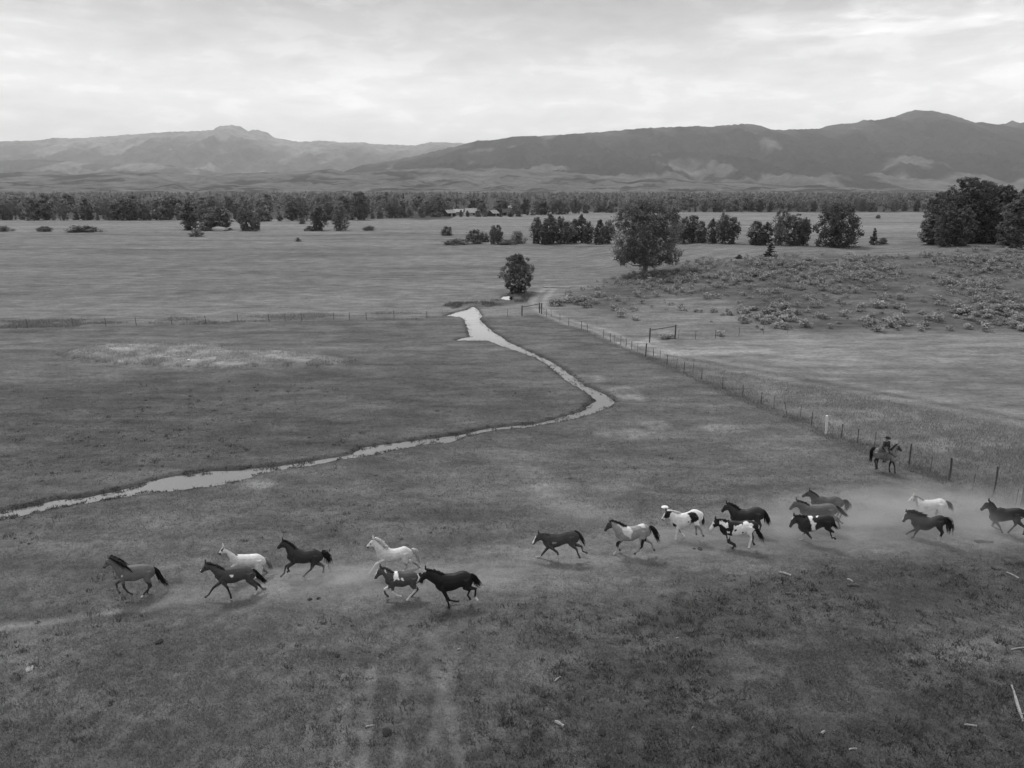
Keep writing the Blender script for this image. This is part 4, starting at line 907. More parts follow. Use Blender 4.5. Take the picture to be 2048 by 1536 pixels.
def horse(label, org, T, P, Lt, Nz, NF, FF, NH, FH, tail, tw=0.1, coat=0.05, patches=(), mane=0.02, mlen=0.25, mdir='lie', tailc=None, fac=12.8, name='horse', wide=1.0):
    cx = lambda p: (org[0] + p[0] / fac, org[1] + p[1] / fac)
    YN, YF = -0.16, 0.16
    feet = [(l[-1], y) for l, y in ((NF, YN), (FF, YF), (NH, YN), (FH, YF))]
    um = org[0] + np.mean([t[0] for t in T]) / fac
    # ground row under the spine: the lowest hoof touches the land
    v0 = max(cx(f)[1] + y * 14.0 for f, y in feet)
    bx, by = G(um, v0); bz = HZ(bx, by)
    az = math.atan2(bx, by); ca, sa = math.cos(az), math.sin(az)
    root = Vector((bx, by, bz))
    def loc(p, y=0.0):
        """pixel -> local point in the upright plane y metres behind the spine"""
        u, v = cx(p); dx, dy, dz = rays(u, v)
        fx, fy = dx * ca - dy * sa, dx * sa + dy * ca           # turned into the horse's frame
        dist = math.hypot(bx, by) + y
        t = dist / fy
        return np.array([fx * t, y, CAMH + dz * t - bz])
    g = Geo()
    # trunk
    wid = np.array([0.13, 0.22, 0.265, 0.29, 0.275, 0.255, 0.13]) * wide
    st = []
    for (x, a, b), w in zip(T, wid):
        A, B = loc((x, a)), loc((x, b)); st.append(((A[0] + B[0]) / 2, (A[2] + B[2]) / 2, abs(A[2] - B[2]) / 2, w))
    S = spline(st, 3)
    d = 1 if S[-1][0] > S[0][0] else -1
    rr = [ring((S[0][0] - 0.07 * d, 0, S[0][1]), (0, 1), S[0][2] * 0.55, S[0][3] * 0.55)] + [ring((q[0], 0, q[1]), (0, 1), q[2], q[3]) for q in S] + [ring((S[-1][0] + 0.07 * d, 0, S[-1][1] + 0.02), (0, 1), S[-1][2] * 0.55, S[-1][3] * 0.6)]
    g.rings(rr)
    # neck
    W0 = loc((T[2][0] * 0.7 + T[1][0] * 0.3, T[2][1] * 0.7 + T[1][1] * 0.3)); C0 = loc((T[0][0], T[0][1] * 0.25 + T[0][2] * 0.75)); P0, L0 = loc(P), loc(Lt)
    W1 = W0 - np.array([0, 0, 0.06]); rr = []
    for t in np.linspace(0, 1, 6):
        cr = W1 * (1 - t) + (P0 - np.array([0, 0, 0.02])) * t + np.array([0, 0, 0.05 * math.sin(t * math.pi)]); th = C0 * (1 - t) ** 1.0 + L0 * t
        th = th + (cr - th) * 0.02 * math.sin(t * math.pi)
        ax = cr - th; ha = np.linalg.norm(ax) / 2; rr.append(ring((cr + th) / 2, (ax[0] / (2 * ha), ax[2] / (2 * ha)), ha, 0.175 * (1 - t) ** 1.2 + 0.075))
    g.rings(rr)
    # head: forehead line P -> nose, jaw line Lt -> chin
    N0 = loc(Nz); mid = (P0 + L0) / 2; hd = N0 - mid; hl = np.linalg.norm(hd); hd = hd / hl; up = np.array([hd[2], 0, -hd[0]]); up = up if up[2] > 0 else -up
    dpt = min(np.linalg.norm(P0 - L0) / 2, 0.19); rr = []
    for t, f, w, off in ((-0.12, 0.55, 0.05, 0.0), (0.0, 0.95, 0.085, 0.0), (0.18, 0.98, 0.095, -0.005), (0.38, 0.78, 0.085, 0.0), (0.58, 0.56, 0.065, 0.012), (0.78, 0.47, 0.058, 0.008), (0.95, 0.46, 0.06, -0.005), (1.06, 0.28, 0.04, -0.01)):
        rr.append(ring(mid + hd * hl * t + up * off, (up[0], up[2]), dpt * f, w))
    g.rings(rr)
    # ears
    for s in (-1, 1):
        e0 = P0 + np.array([0, s * 0.055, -0.02]) + hd * 0.03; g.tube([e0, e0 + np.array([-0.01 * d, s * 0.02, 0.10]), e0 + np.array([-0.02 * d, s * 0.03, 0.19])], [0.045, 0.042, 0.014], 7)
    # legs
    for leg, y, fore in ((NF, YN, 1), (FF, YF, 1), (NH, YN, 0), (FH, YF, 0)):
        k, f, h = (loc(p, y) for p in leg)
        for q in (k, f, h): q[2] = max(q[2], 0.045)
        if fore:
            ex = T[1][0] * 0.62 + T[2][0] * 0.38; a0 = loc((ex, T[1][1] * 0.35 + T[1][2] * 0.65), y * 0.72); a1 = loc((ex, T[1][2] * 0.93 + T[1][1] * 0.07), y * 0.95)
            pts = [a0, a1, (a1 * 0.45 + k * 0.55), k, (k + f) / 2, f, f * 0.45 + h * 0.55, h]; rad = [0.15, 0.115, 0.075, 0.062, 0.045, 0.052, 0.042, 0.060]
        else:
            hp = loc((T[5][0] * 0.85 + T[4][0] * 0.15, T[5][1] * 0.55 + T[5][2] * 0.45), y * 0.72); sf = loc((T[4][0] * 0.35 + T[5][0] * 0.65, T[5][2] * 0.95 + T[5][1] * 0.05), y * 0.95)
            sf = sf * 0.8 + k * 0.2
            pts = [hp, sf, (sf * 0.4 + k * 0.6), k, (k + f) / 2, f, f * 0.45 + h * 0.55, h]; rad = [0.20, 0.15, 0.088, 0.066, 0.047, 0.054, 0.044, 0.062]
        g.tube(pts, rad, 10)
        e = h - f; e = e / (np.linalg.norm(e) + 1e-6); g.tube([h - e * 0.03, h + e * 0.03 + np.array([0, 0, -0.03])], [0.058, 0.066], 10)
    me = remesh_eval('body', g, 0.028, 3)
    nv = len(me.vertices); co = np.empty(nv * 3, np.float32); me.vertices.foreach_get('co', co); co = co.reshape(-1, 3).astype(float)
    # coat pattern: patches drawn on the near flank, mirrored unevenly on the far one
    yv = np.where(co[:, 1] > 0.02, -co[:, 1], co[:, 1])
    wx = bx + co[:, 0] * ca + yv * sa; wy = by - co[:, 0] * sa + yv * ca
    uu, vv = to_px(wx, wy, co[:, 2] + bz); pcx, pcy = (uu - org[0]) * fac, (vv - org[1]) * fac
    jx = (fbm(co[:, 0] * 9, co[:, 2] * 9, 71, 2) - 0.5) * 34; jy = (fbm(co[:, 0] * 9, co[:, 2] * 9, 72, 2) - 0.5) * 34
    ct = np.full(nv, coat) * (0.9 + 0.25 * fbm(co[:, 0] * 2.5, co[:, 2] * 2.5, 73, 2))
    for poly, val in patches:
        ct = np.where(inside(pcx + jx, pcy + jy, np.array(poly, float)), val, ct)
    hoofs = [loc(l[2], y) for l, y in ((NF, YN), (FF, YF), (NH, YN), (FH, YF))]
    for hq in hoofs:
        hq[2] = max(hq[2], 0.045); dd = np.linalg.norm(co - hq, axis=1); ct = np.where((dd < 0.085) & (ct < 0.35), np.minimum(ct, 0.05) + 0.01, ct)
    ef = mid + hd * hl * 0.36 + up * dpt * 0.35
    for s in (-1, 1):
        dd = np.linalg.norm(co - (ef + np.array([0, s * 0.08, 0])), axis=1); ct = np.where(dd < 0.04, 0.012, ct)
    at = me.attributes.new('coat', 'FLOAT', 'POINT'); at.data.foreach_set('value', ct.astype(np.float32))
    me.materials.clear(); me.materials.append(M_coat)
    ro = link(name, None, None, root, (0, 0, -az)); tag(ro, label, 'horse')
    link('body', me, ro)
    # mane
    rg_ = HAIR_RG; n = 110 if mlen < 0.3 else 230; roots, paths = [], []
    back = np.array([1.0 * d, 0, 0])
    for i in range(n):
        t = rg_.random() ** 0.9; r0 = (P0 - np.array([0, 0, 0.03])) * (1 - t) + (W0 - np.array([0, 0, 0.05])) * t + np.array([0, 0, 0.05 * math.sin(t * math.pi)]) + np.array([0, rg_.normal() * 0.025, 0])
        ln = mlen * (0.6 + 0.6 * rg_.random()); sd_ = -1 if rg_.random() < 0.8 else 1
        if mdir == 'fly':
            d1 = back * 0.6 + np.array([0, sd_ * 0.1, 0.55 + 0.3 * rg_.random()]); d2 = back * 1.3 + np.array([0, sd_ * 0.25, 0.05 + 0.5 * rg_.normal() * 0.5])
        else:
            d1 = back * 0.35 + np.array([0, sd_ * 0.55, 0.18]); d2 = back * 0.55 + np.array([0, sd_ * 0.35, -0.95])
        p1 = r0 + d1 / np.linalg.norm(d1) * ln * 0.35; p2 = p1 + d2 / np.linalg.norm(d2) * ln * 0.65
        roots.append(r0); paths.append([r0, p1, p2])
    link('mane', strands('mane', roots, paths, 0.019 if mlen < 0.3 else 0.025, hair_mat(mane)), ro)
    # tail
    tp = spline([loc(p) for p in tail], 5); roots, paths = [], []
    tp[:, 2] = np.maximum(tp[:, 2], 0.08)
    for i in range(90):
        o = rg_.normal(size=3) * np.array([1, 0.8, 1]) * tw * 0.5; ln = 0.55 + 0.45 * rg_.random()
        idx = [0, 0.25, 0.55, 1.0]; sp = [0.12, 0.75, 1.0, 0.9 + 0.5 * rg_.random()]; pth = []
        for a, s in zip(idx, sp):
            q = a * ln * (len(tp) - 1); i0 = int(q); fr = q - i0; pt = tp[i0] * (1 - fr) + tp[min(i0 + 1, len(tp) - 1)] * fr
            pt = pt + o * s; pt[2] = max(pt[2], 0.03); pth.append(pt)
        roots.append(pth[0]); paths.append(pth)
    link('tail', strands('tail', roots, paths, 0.017, hair_mat(tailc if tailc is not None else mane)), ro)
    HORSE_H.append((label[:30], round(float(loc((T[2][0], T[2][1]))[2]), 2), round(abs(float(S[-1][0] - S[0][0])), 2), round(float(hl), 2)))
    return ro, loc
WH = 0.62
horse('dun horse with heavy black mane leading the galloping herd', (195, 1095), [(500, 590, 730), (580, 500, 830), (760, 465, 862), (950, 440, 852), (1140, 425, 775), (1300, 425, 800), (1430, 480, 720)], (300, 250), (335, 450), (150, 510),
      [(670, 1010), (770, 1140), (880, 1190)], [(480, 920), (510, 1085), (565, 1150)], [(1370, 985), (1205, 1170), (1135, 1265)], [(1330, 960), (1270, 1160), (1225, 1260)],
      [(1450, 500), (1540, 640), (1640, 840), (1830, 985)], 0.12, 0.125, [([(1050, 900), (1420, 900), (1420, 1240), (1100, 1240)], 0.035), ([(600, 930), (900, 930), (920, 1210), (600, 1180)], 0.04), ([(440, 890), (560, 890), (580, 1100), (440, 1100)], 0.04),
      ([(1100, 1230), (1280, 1220), (1280, 1290), (1090, 1290)], 0.5), ([(600, 705), (640, 705), (640, 750), (600, 750)], 0.5), ([(100, 470), (200, 500), (180, 570), (110, 560)], 0.05)], 0.010, 0.50, 'lie')
horse('white horse with dark muzzle half hidden behind the bay with a white rib mark', (390, 1080), [(930, 450, 580), (1000, 400, 640), (1130, 370, 680), (1300, 375, 690), (1480, 365, 660), (1640, 360, 680), (1790, 450, 640)], (740, 160), (790, 320), (625, 365),
      [(900, 740), (820, 870), (760, 950)], [(950, 740), (960, 880), (1000, 910)], [(1700, 860), (1600, 960), (1560, 1010)], [(1790, 790), (1850, 870), (1850, 930)],
      [(1790, 450), (1880, 560), (1940, 680), (1970, 760)], 0.09, WH, [([(650, 280), (715, 180), (740, 240), (690, 275)], 0.04), ([(585, 345), (650, 330), (675, 400), (600, 410)], 0.05), ([(1750, 780), (1900, 780), (1900, 960), (1750, 960)], 0.1)], 0.2, 0.1, 'lie', 0.22)
horse('bay horse with a small white mark on its ribs and thin blaze', (390, 1080), [(545, 820, 990), (620, 740, 1080), (800, 720, 1105), (1000, 690, 1085), (1230, 670, 1000), (1400, 690, 1010), (1520, 790, 960)], (290, 570), (390, 770), (150, 815),
      [(830, 1220), (910, 1410), (920, 1470)], [(470, 1220), (350, 1400), (270, 1455)], [(1580, 1210), (1575, 1390), (1530, 1460)], [(1640, 1150), (1740, 1350), (1820, 1400)],
      [(1490, 740), (1600, 880), (1720, 1020), (1840, 1115)], 0.085, 0.050, [([(880, 900), (985, 900), (965, 965), (900, 940)], 0.75), ([(245, 610), (130, 800), (110, 780), (225, 620)], 0.65), ([(1500, 1290), (1620, 1290), (1630, 1500), (1480, 1500)], 0.45),
      ([(230, 1415), (310, 1420), (310, 1490), (230, 1490)], 0.3), ([(560, 1150), (300, 1410), (360, 1440), (560, 1250)], 0.02), ([(800, 1200), (950, 1200), (950, 1480), (850, 1480)], 0.018), ([(1600, 1120), (1700, 1120), (1840, 1420), (1700, 1400)], 0.02)], 0.010, 0.16, 'lie')
horse('plain dark brown horse trotting alone behind the leaders', (530, 1060), [(600, 600, 760), (680, 500, 845), (850, 470, 850), (1000, 512, 850), (1180, 488, 812), (1300, 485, 825), (1450, 560, 780)], (470, 258), (510, 445), (325, 465),
      [(575, 970), (625, 1060), (575, 1065)], [(530, 930), (490, 1110), (415, 1180)], [(1180, 1000), (1060, 1110), (990, 1178)], [(1500, 920), (1500, 1080), (1490, 1150)],
      [(1450, 560), (1560, 620), (1640, 740), (1650, 880)], 0.15, 0.026, [], 0.014, 0.13, 'fly')
horse('palomino white horse with flying pale mane above the brown pinto', (715, 1060), [(530, 570, 720), (600, 500, 780), (780, 470, 800), (930, 490, 800), (1100, 455, 740), (1220, 420, 765), (1390, 510, 720)], (415, 215), (415, 440), (245, 440),
      [(470, 880), (370, 1030), (320, 1098)], [(690, 870), (700, 950), (750, 960)], [(1280, 930), (1210, 1020), (1170, 1085)], [(1490, 860), (1570, 960), (1600, 1010)],
      [(1390, 480), (1480, 540), (1540, 680), (1590, 900)], 0.09, 0.55, [([(205, 420), (300, 415), (300, 510), (205, 510)], 0.06), ([(1150, 860), (1340, 860), (1300, 1000), (1190, 1040)], 0.28), ([(1340, 740), (1640, 1020), (1560, 1030), (1320, 800)], 0.2)], 0.62, 0.24, 'fly', 0.5)
horse('brown and white pinto with white shoulder running beside the black horse', (735, 1110), [(490, 600, 740), (580, 480, 790), (740, 420, 800), (900, 430, 805), (1060, 420, 750), (1180, 430, 760), (1310, 500, 700)], (340, 295), (375, 490), (195, 595),
      [(650, 960), (750, 1030), (850, 1050)], [(430, 880), (450, 980), (520, 1050)], [(1230, 905), (1080, 1060), (1020, 1160)], [(1290, 880), (1180, 1000), (1130, 1060)],
      [(1310, 500), (1370, 520), (1400, 640), (1380, 760)], 0.07, 0.062, [([(615, 370), (780, 430), (785, 560), (835, 640), (800, 655), (760, 615), (710, 630), (680, 680), (665, 600), (670, 490)], 0.75), ([(855, 585), (910, 585), (925, 670), (875, 640)], 0.75), ([(415, 305), (475, 305), (490, 455), (455, 445)], 0.7),
      ([(245, 360), (265, 380), (175, 580), (145, 570)], 0.7), ([(1260, 440), (1330, 480), (1380, 490), (1330, 600), (1270, 710), (1250, 700), (1310, 560)], 0.75), ([(590, 920), (730, 920), (890, 990), (890, 1080), (640, 1070)], 0.6), ([(380, 800), (500, 800), (540, 1080), (390, 930)], 0.6), ([(1280, 860), (1200, 1000), (1060, 1180), (980, 1190), (1000, 1080), (1180, 890)], 0.6)], 0.03, 0.14, 'lie')
horse('solid black horse with one white hind foot galloping in front of the pinto', (825, 1110), [(620, 600, 860), (720, 480, 930), (900, 480, 920), (1080, 468, 880), (1240, 415, 812), (1380, 418, 850), (1510, 495, 780)], (350, 345), (375, 630), (195, 690),
      [(880, 1120), (930, 1270), (930, 1350)], [(930, 1150), (1080, 1185), (1180, 1180)], [(1620, 860), (1600, 1070), (1655, 1145)], [(1470, 900), (1410, 1020), (1475, 1125)],
      [(1500, 480), (1600, 600), (1660, 740), (1750, 800)], 0.14, 0.010, [([(1595, 1070), (1710, 1070), (1710, 1190), (1595, 1190)], 0.6)], 0.006, 0.12, 'lie')
horse('chestnut horse with broad white blaze and lowered head', (1040, 1030), [(620, 580, 760), (680, 490, 820), (850, 440, 830), (1000, 445, 800), (1180, 390, 725), (1330, 385, 735), (1480, 450, 700)], (485, 450), (525, 630), (330, 735),
      [(960, 960), (990, 1080), (970, 1150)], [(590, 980), (510, 1080), (410, 1120)], [(1450, 880), (1490, 1010), (1530, 1080)], [(1580, 800), (1610, 930), (1715, 965)],
      [(1400, 395), (1500, 500), (1590, 640), (1665, 780)], 0.07, 0.050, [([(420, 510), (380, 515), (275, 700), (320, 745), (360, 690)], 0.8), ([(940, 1030), (1040, 1030), (1040, 1180), (920, 1180)], 0.4), ([(330, 1040), (530, 1040), (530, 1160), (340, 1160)], 0.35), ([(1610, 900), (1720, 900), (1720, 980), (1610, 960)], 0.3), ([(825, 695), (940, 695), (935, 735), (835, 745)], 0.22)], 0.10, 0.20, 'lie', 0.03)
horse('grey dun pinto with dark head, white shoulder and black tail', (1190, 1010), [(550, 640, 830), (640, 545, 885), (810, 550, 920), (970, 545, 910), (1130, 498, 835), (1250, 478, 855), (1400, 565, 790)], (375, 390), (440, 580), (255, 655),
      [(560, 980), (560, 1180), (485, 1295)], [(600, 1010), (600, 1120), (640, 1150)], [(1200, 1080), (1090, 1180), (1020, 1245)], [(1440, 970), (1490, 1110), (1520, 1150)],
      [(1400, 540), (1500, 640), (1590, 780), (1650, 980)], 0.13, 0.25, [([(620, 410), (780, 530), (900, 570), (985, 690), (930, 740), (930, 890), (870, 830), (760, 785), (710, 680), (690, 590), (575, 510)], 0.58), ([(1080, 520), (1200, 455), (1250, 480), (1310, 600), (1180, 560)], 0.6), ([(200, 650), (290, 430), (420, 380), (445, 600), (280, 710), (210, 700)], 0.055),
      ([(510, 950), (640, 920), (720, 960), (610, 1010), (610, 1160), (560, 1080)], 0.02), ([(1195, 880), (1320, 880), (1260, 1060), (1130, 1140)], 0.02), ([(490, 1060), (570, 1070), (610, 1310), (430, 1340)], 0.4)], 0.02, 0.20, 'fly', 0.010)
horse('mostly white pinto with black face and black flank patch', (1300, 990), [(560, 560, 760), (640, 470, 810), (820, 465, 830), (960, 430, 800), (1080, 370, 705), (1200, 380, 705), (1330, 440, 660)], (420, 395), (490, 580), (315, 630),
      [(690, 930), (660, 1090), (650, 1180)], [(760, 940), (840, 1010), (880, 1050)], [(1310, 890), (1330, 1000), (1370, 1045)], [(1190, 880), (1170, 960), (1190, 1000)],
      [(1345, 500), (1360, 600), (1365, 690), (1345, 780)], 0.05, 0.66, [([(375, 340), (490, 380), (580, 430), (520, 480), (490, 590), (420, 610), (350, 565), (390, 470), (365, 430)], 0.012), ([(250, 640), (300, 605), (370, 640), (320, 710), (255, 690)], 0.03), ([(560, 700), (710, 790), (620, 835)], 0.012),
      ([(945, 460), (1060, 435), (1170, 465), (1245, 560), (1245, 640), (1170, 675), (1050, 765), (950, 830), (1040, 700), (1065, 620), (1010, 530)], 0.014), ([(975, 670), (1000, 665), (1000, 715), (980, 710)], 0.03), ([(740, 900), (900, 980), (890, 1080), (740, 1000)], 0.15), ([(1140, 780), (1420, 780), (1420, 1080), (1140, 1080)], 0.25)], 0.6, 0.16, 'fly', 0.02)
horse('dark brown horse with blowing mane behind the black and white pinto', (1400, 990), [(810, 480, 640), (880, 400, 680), (1050, 360, 700), (1200, 370, 700), (1380, 300, 640), (1500, 310, 660), (1620, 370, 620)], (685, 195), (720, 390), (560, 425),
      [(850, 800), (800, 930), (760, 980)], [(950, 790), (1000, 900), (1060, 940)], [(1560, 780), (1530, 890), (1480, 965)], [(1450, 780), (1400, 880), (1350, 950)],
      [(1620, 370), (1690, 520), (1730, 650), (1730, 760)], 0.14, 0.026, [], 0.014, 0.20, 'fly')
horse('black and white pinto with white face and white barrel', (1400, 990), [(540, 750, 940), (640, 670, 1030), (820, 650, 1040), (1000, 670, 1040), (1180, 650, 965), (1320, 660, 965), (1460, 715, 900)], (400, 605), (470, 790), (255, 885),
      [(720, 1210), (880, 1290), (835, 1395)], [(760, 1190), (900, 1260), (900, 1360)], [(1310, 1110), (1270, 1260), (1250, 1340)], [(1355, 1080), (1345, 1200), (1390, 1260)],
      [(1440, 800), (1480, 950), (1560, 1040), (1620, 1200)], 0.09, 0.012, [([(275, 660), (340, 655), (365, 720), (340, 760), (350, 830), (290, 940), (190, 930), (230, 810)], 0.7), ([(485, 635), (560, 645), (660, 730), (700, 690), (720, 830), (670, 855), (600, 790), (495, 730)], 0.75),
      ([(870, 760), (910, 800), (990, 770), (1060, 740), (1095, 770), (1110, 690), (1190, 675), (1240, 720), (1320, 705), (1375, 770), (1330, 830), (1410, 880), (1380, 920), (1320, 980), (1340, 1110), (1330, 1250), (1310, 1360), (1200, 1360), (1240, 1200), (1260, 1060), (1190, 970), (1060, 1050), (840, 1060), (815, 980), (860, 880)], 0.72),
      ([(685, 925), (765, 935), (765, 975), (695, 985)], 0.65), ([(695, 1025), (745, 1035), (755, 1085), (705, 1145)], 0.6), ([(880, 885), (940, 870), (930, 935), (885, 945)], 0.012), ([(1065, 940), (1130, 945), (1080, 1000)], 0.02)], 0.008, 0.15, 'lie')
horse('brown horse at the back of the three running close together in the dust', (1560, 965), [(820, 450, 560), (900, 370, 640), (1060, 350, 680), (1200, 385, 680), (1350, 352, 640), (1480, 370, 655), (1610, 450, 620)], (770, 195), (765, 365), (570, 355),
      [(860, 820), (800, 930), (740, 975)], [(960, 820), (1010, 920), (1060, 950)], [(1580, 790), (1540, 900), (1500, 965)], [(1500, 790), (1440, 880), (1390, 930)],
      [(1620, 450), (1720, 530), (1730, 640), (1700, 740)], 0.13, 0.05, [], 0.018, 0.12, 'lie')
horse('grey dun horse in the middle of the three running close together', (1560, 965), [(540, 670, 790), (640, 570, 850), (820, 560, 880), (1000, 555, 880), (1180, 535, 842), (1320, 548, 855), (1450, 635, 800)], (430, 435), (435, 620), (255, 680),
      [(620, 1030), (560, 1150), (500, 1195)], [(720, 1030), (760, 1130), (800, 1170)], [(1490, 1000), (1520, 1100), (1530, 1165)], [(1490, 930), (1550, 1010), (1600, 1040)],
      [(1440, 600), (1530, 690), (1640, 790), (1740, 890)], 0.075, 0.10, [([(1440, 850), (1540, 850), (1640, 1080), (1560, 1200), (1470, 1120)], 0.025)], 0.02, 0.15, 'lie', 0.01)
horse('black pinto with a white stripe behind the shoulder, foremost of the close three', (1560, 1000), [(500, 560, 760), (600, 420, 830), (760, 400, 820), (920, 400, 790), (1110, 370, 695), (1230, 380, 725), (1350, 430, 700)], (365, 385), (430, 590), (255, 685),
      [(780, 950), (830, 1010), (920, 1015)], [(580, 880), (560, 1040), (455, 1105)], [(1370, 820), (1350, 940), (1415, 990)], [(1290, 800), (1310, 900), (1340, 960)],
      [(1350, 430), (1370, 560), (1400, 680), (1500, 740)], 0.06, 0.012, [([(710, 390), (790, 400), (845, 450), (830, 500), (880, 580), (940, 600), (905, 660), (905, 780), (815, 790), (805, 650), (765, 540)], 0.72), ([(905, 420), (990, 385), (940, 455)], 0.7), ([(280, 435), (325, 435), (315, 500), (270, 495)], 0.75),
      ([(530, 880), (620, 870), (590, 1060), (440, 1140), (420, 1090), (530, 1010)], 0.42), ([(815, 985), (950, 970), (930, 1060), (830, 1040)], 0.42), ([(1320, 840), (1400, 840), (1380, 950), (1320, 950)], 0.42)], 0.008, 0.16, 'lie')
horse('white horse with grey neck and dark tail above the black horse with a blaze', (1790, 975), [(540, 400, 530), (620, 320, 590), (800, 315, 615), (950, 310, 600), (1080, 280, 545), (1180, 285, 560), (1300, 360, 520)], (485, 200), (520, 350), (345, 365),
      [(620, 690), (570, 780), (520, 815)], [(700, 690), (740, 770), (780, 800)], [(1170, 680), (1180, 770), (1150, 815)], [(1050, 680), (1050, 760), (1010, 800)],
      [(1300, 370), (1380, 400), (1430, 480), (1440, 590)], 0.09, 0.58, [([(490, 200), (560, 240), (600, 500), (550, 480), (510, 360), (470, 340)], 0.16), ([(1020, 600), (1100, 540), (1090, 820), (1000, 820)], 0.03), ([(730, 480), (850, 480), (860, 560), (740, 560)], 0.3)], 0.06, 0.12, 'lie', 0.02)
horse('black horse with white blaze, long blowing mane and full tail', (1790, 975), [(450, 820, 960), (540, 720, 1060), (720, 720, 1090), (880, 765, 1095), (1060, 715, 1000), (1160, 710, 1030), (1290, 765, 960)], (295, 610), (385, 810), (205, 870),
      [(510, 1190), (470, 1310), (415, 1355)], [(370, 1140), (290, 1260), (270, 1312)], [(1200, 1160), (1150, 1270), (1105, 1340)], [(1230, 1150), (1170, 1260), (1080, 1310)],
      [(1270, 770), (1370, 880), (1420, 1040), (1390, 1200)], 0.19, 0.013, [([(265, 650), (240, 720), (200, 830), (150, 870), (140, 830), (210, 690)], 0.65), ([(1040, 1280), (1180, 1260), (1170, 1390), (1050, 1370)], 0.45), ([(230, 1290), (330, 1285), (320, 1340), (240, 1340)], 0.5)], 0.007, 0.36, 'fly')
horse('plain black horse with pricked ears at the tail end of the herd', (1888, 960), [(1190, 850, 1000), (1260, 745, 1060), (1400, 690, 1072), (1560, 725, 1070), (1740, 710, 1035), (1900, 710, 1055), (2060, 770, 980)], (1160, 520), (1125, 735), (945, 765),
      [(1430, 1200), (1460, 1270), (1490, 1335)], [(1230, 1180), (1350, 1240), (1465, 1285)], [(2080, 1220), (2060, 1320), (2040, 1385)], [(1830, 1150), (1720, 1260), (1650, 1335)],
      [(2060, 770), (2140, 850), (2180, 1000), (2200, 1150)], 0.12, 0.011, [([(1950, 940), (2025, 935), (2010, 970)], 0.4)], 0.007, 0.10, 'lie')
RO, rl = horse('roan saddle horse standing by the post fence under a rider', (1710, 860), [(1395, 760, 940), (1320, 700, 1010), (1180, 665, 1050), (1030, 640, 1040), (850, 615, 985), (740, 600, 950), (650, 650, 890)], (1450, 475), (1425, 690), (1590, 715),
      [(1350, 1230), (1362, 1400), (1372, 1455)], [(1180, 1190), (1165, 1360), (1190, 1412)], [(680, 1050), (712, 1250), (725, 1325)], [(765, 1040), (745, 1240), (765, 1300)],
      [(690, 600), (600, 680), (560, 880), (520, 1130)], 0.10, 0.16, [([(620, 960), (840, 960), (780, 1340), (640, 1340)], 0.03), ([(1100, 1080), (1420, 1080), (1420, 1480), (1100, 1480)], 0.035), ([(1480, 480), (1640, 620), (1640, 760), (1540, 740), (1440, 700)], 0.05)], 0.03, 0.22, 'lie', 0.02, 17.067)
# ------------------------------------------------------------------ saddle, bridle and rider
M_leather = grey_noise('saddle_leather', 0.03, 0.06, 8.0, rough=0.5); M_blanket = grey_noise('saddle_blanket', 0.10, 0.18, 9.0, stretch=(6, 1, 1))
M_shirt = grey_noise('rider_shirt', 0.03, 0.05, 8.0); M_chaps = grey_noise('rider_chaps', 0.09, 0.16, 8.0); M_hat = grey_noise('rider_hat', 0.015, 0.03, 8.0); M_skin = grey_noise('rider_skin', 0.22, 0.27, 9.0, rough=0.6); M_boot = grey_noise('rider_boot', 0.03, 0.05, 9.0, rough=0.5)
sx = rl((1045, 640))                                                # seat of the saddle on the spine
tb = rl((1045, 1040)); zc_, hh_ = (sx[2] + tb[2]) / 2, (sx[2] - tb[2]) / 2
def drape(x0, x1, a0, off, mat, name, parent, th=0.02):
    g = Geo(); nx_, na = 7, 17; V = []
    for layer in (off, off + th):
        for i in range(nx_):
            for j in range(na):
                a = (j / (na - 1) * 2 - 1) * a0; V.append((x0 + (x1 - x0) * i / (nx_ - 1), math.sin(a) * (0.29 + layer), zc_ + math.cos(a) * (hh_ + layer)))
    f = []; n1_ = nx_ * na
    for i in range(nx_ - 1):
        for j in range(na - 1):
            q = [i * na + j, i * na + j + 1, (i + 1) * na + j + 1, (i + 1) * na + j]; f.append(q); f.append([v + n1_ for v in q[::-1]])
    rim = [j for j in range(na)] + [i * na + na - 1 for i in range(1, nx_)] + [(nx_ - 1) * na + j for j in range(na - 2, -1, -1)] + [i * na for i in range(nx_ - 2, 0, -1)]
    for a, b in zip(rim, rim[1:] + rim[:1]): f.append([b, a, a + n1_, b + n1_])
    g.add(V, f); return link(name, g.mesh(name, mat, True), parent)
base_loc = RO.matrix_basis.copy(); rloc = RO.location.copy(); rrot = RO.rotation_euler.copy()
sad = link('saddle', None, None, rloc, rrot); tag(sad, 'dark western saddle with pale blanket strapped on the roan horse', 'saddle')
drape(sx[0] - 0.45, sx[0] + 0.33, 1.15, 0.008, M_blanket, 'saddle_blanket', sad)
drape(sx[0] - 0.38, sx[0] + 0.28, 0.95, 0.032, M_leather, 'skirt', sad)
g = Geo(); tz = sx[2] + 0.05
g.rings([ring((sx[0] - 0.27, 0, tz + 0.13), (0, 1), 0.015, 0.15), ring((sx[0] - 0.22, 0, tz + 0.08), (0, 1), 0.06, 0.17), ring((sx[0] - 0.05, 0, tz + 0.02), (0, 1), 0.05, 0.17), ring((sx[0] + 0.12, 0, tz + 0.03), (0, 1), 0.05, 0.15), ring((sx[0] + 0.22, 0, tz + 0.08), (0, 1), 0.06, 0.11), ring((sx[0] + 0.26, 0, tz + 0.10), (0, 1), 0.03, 0.06)])
link('seat', g.mesh('seat', M_leather, True), sad)
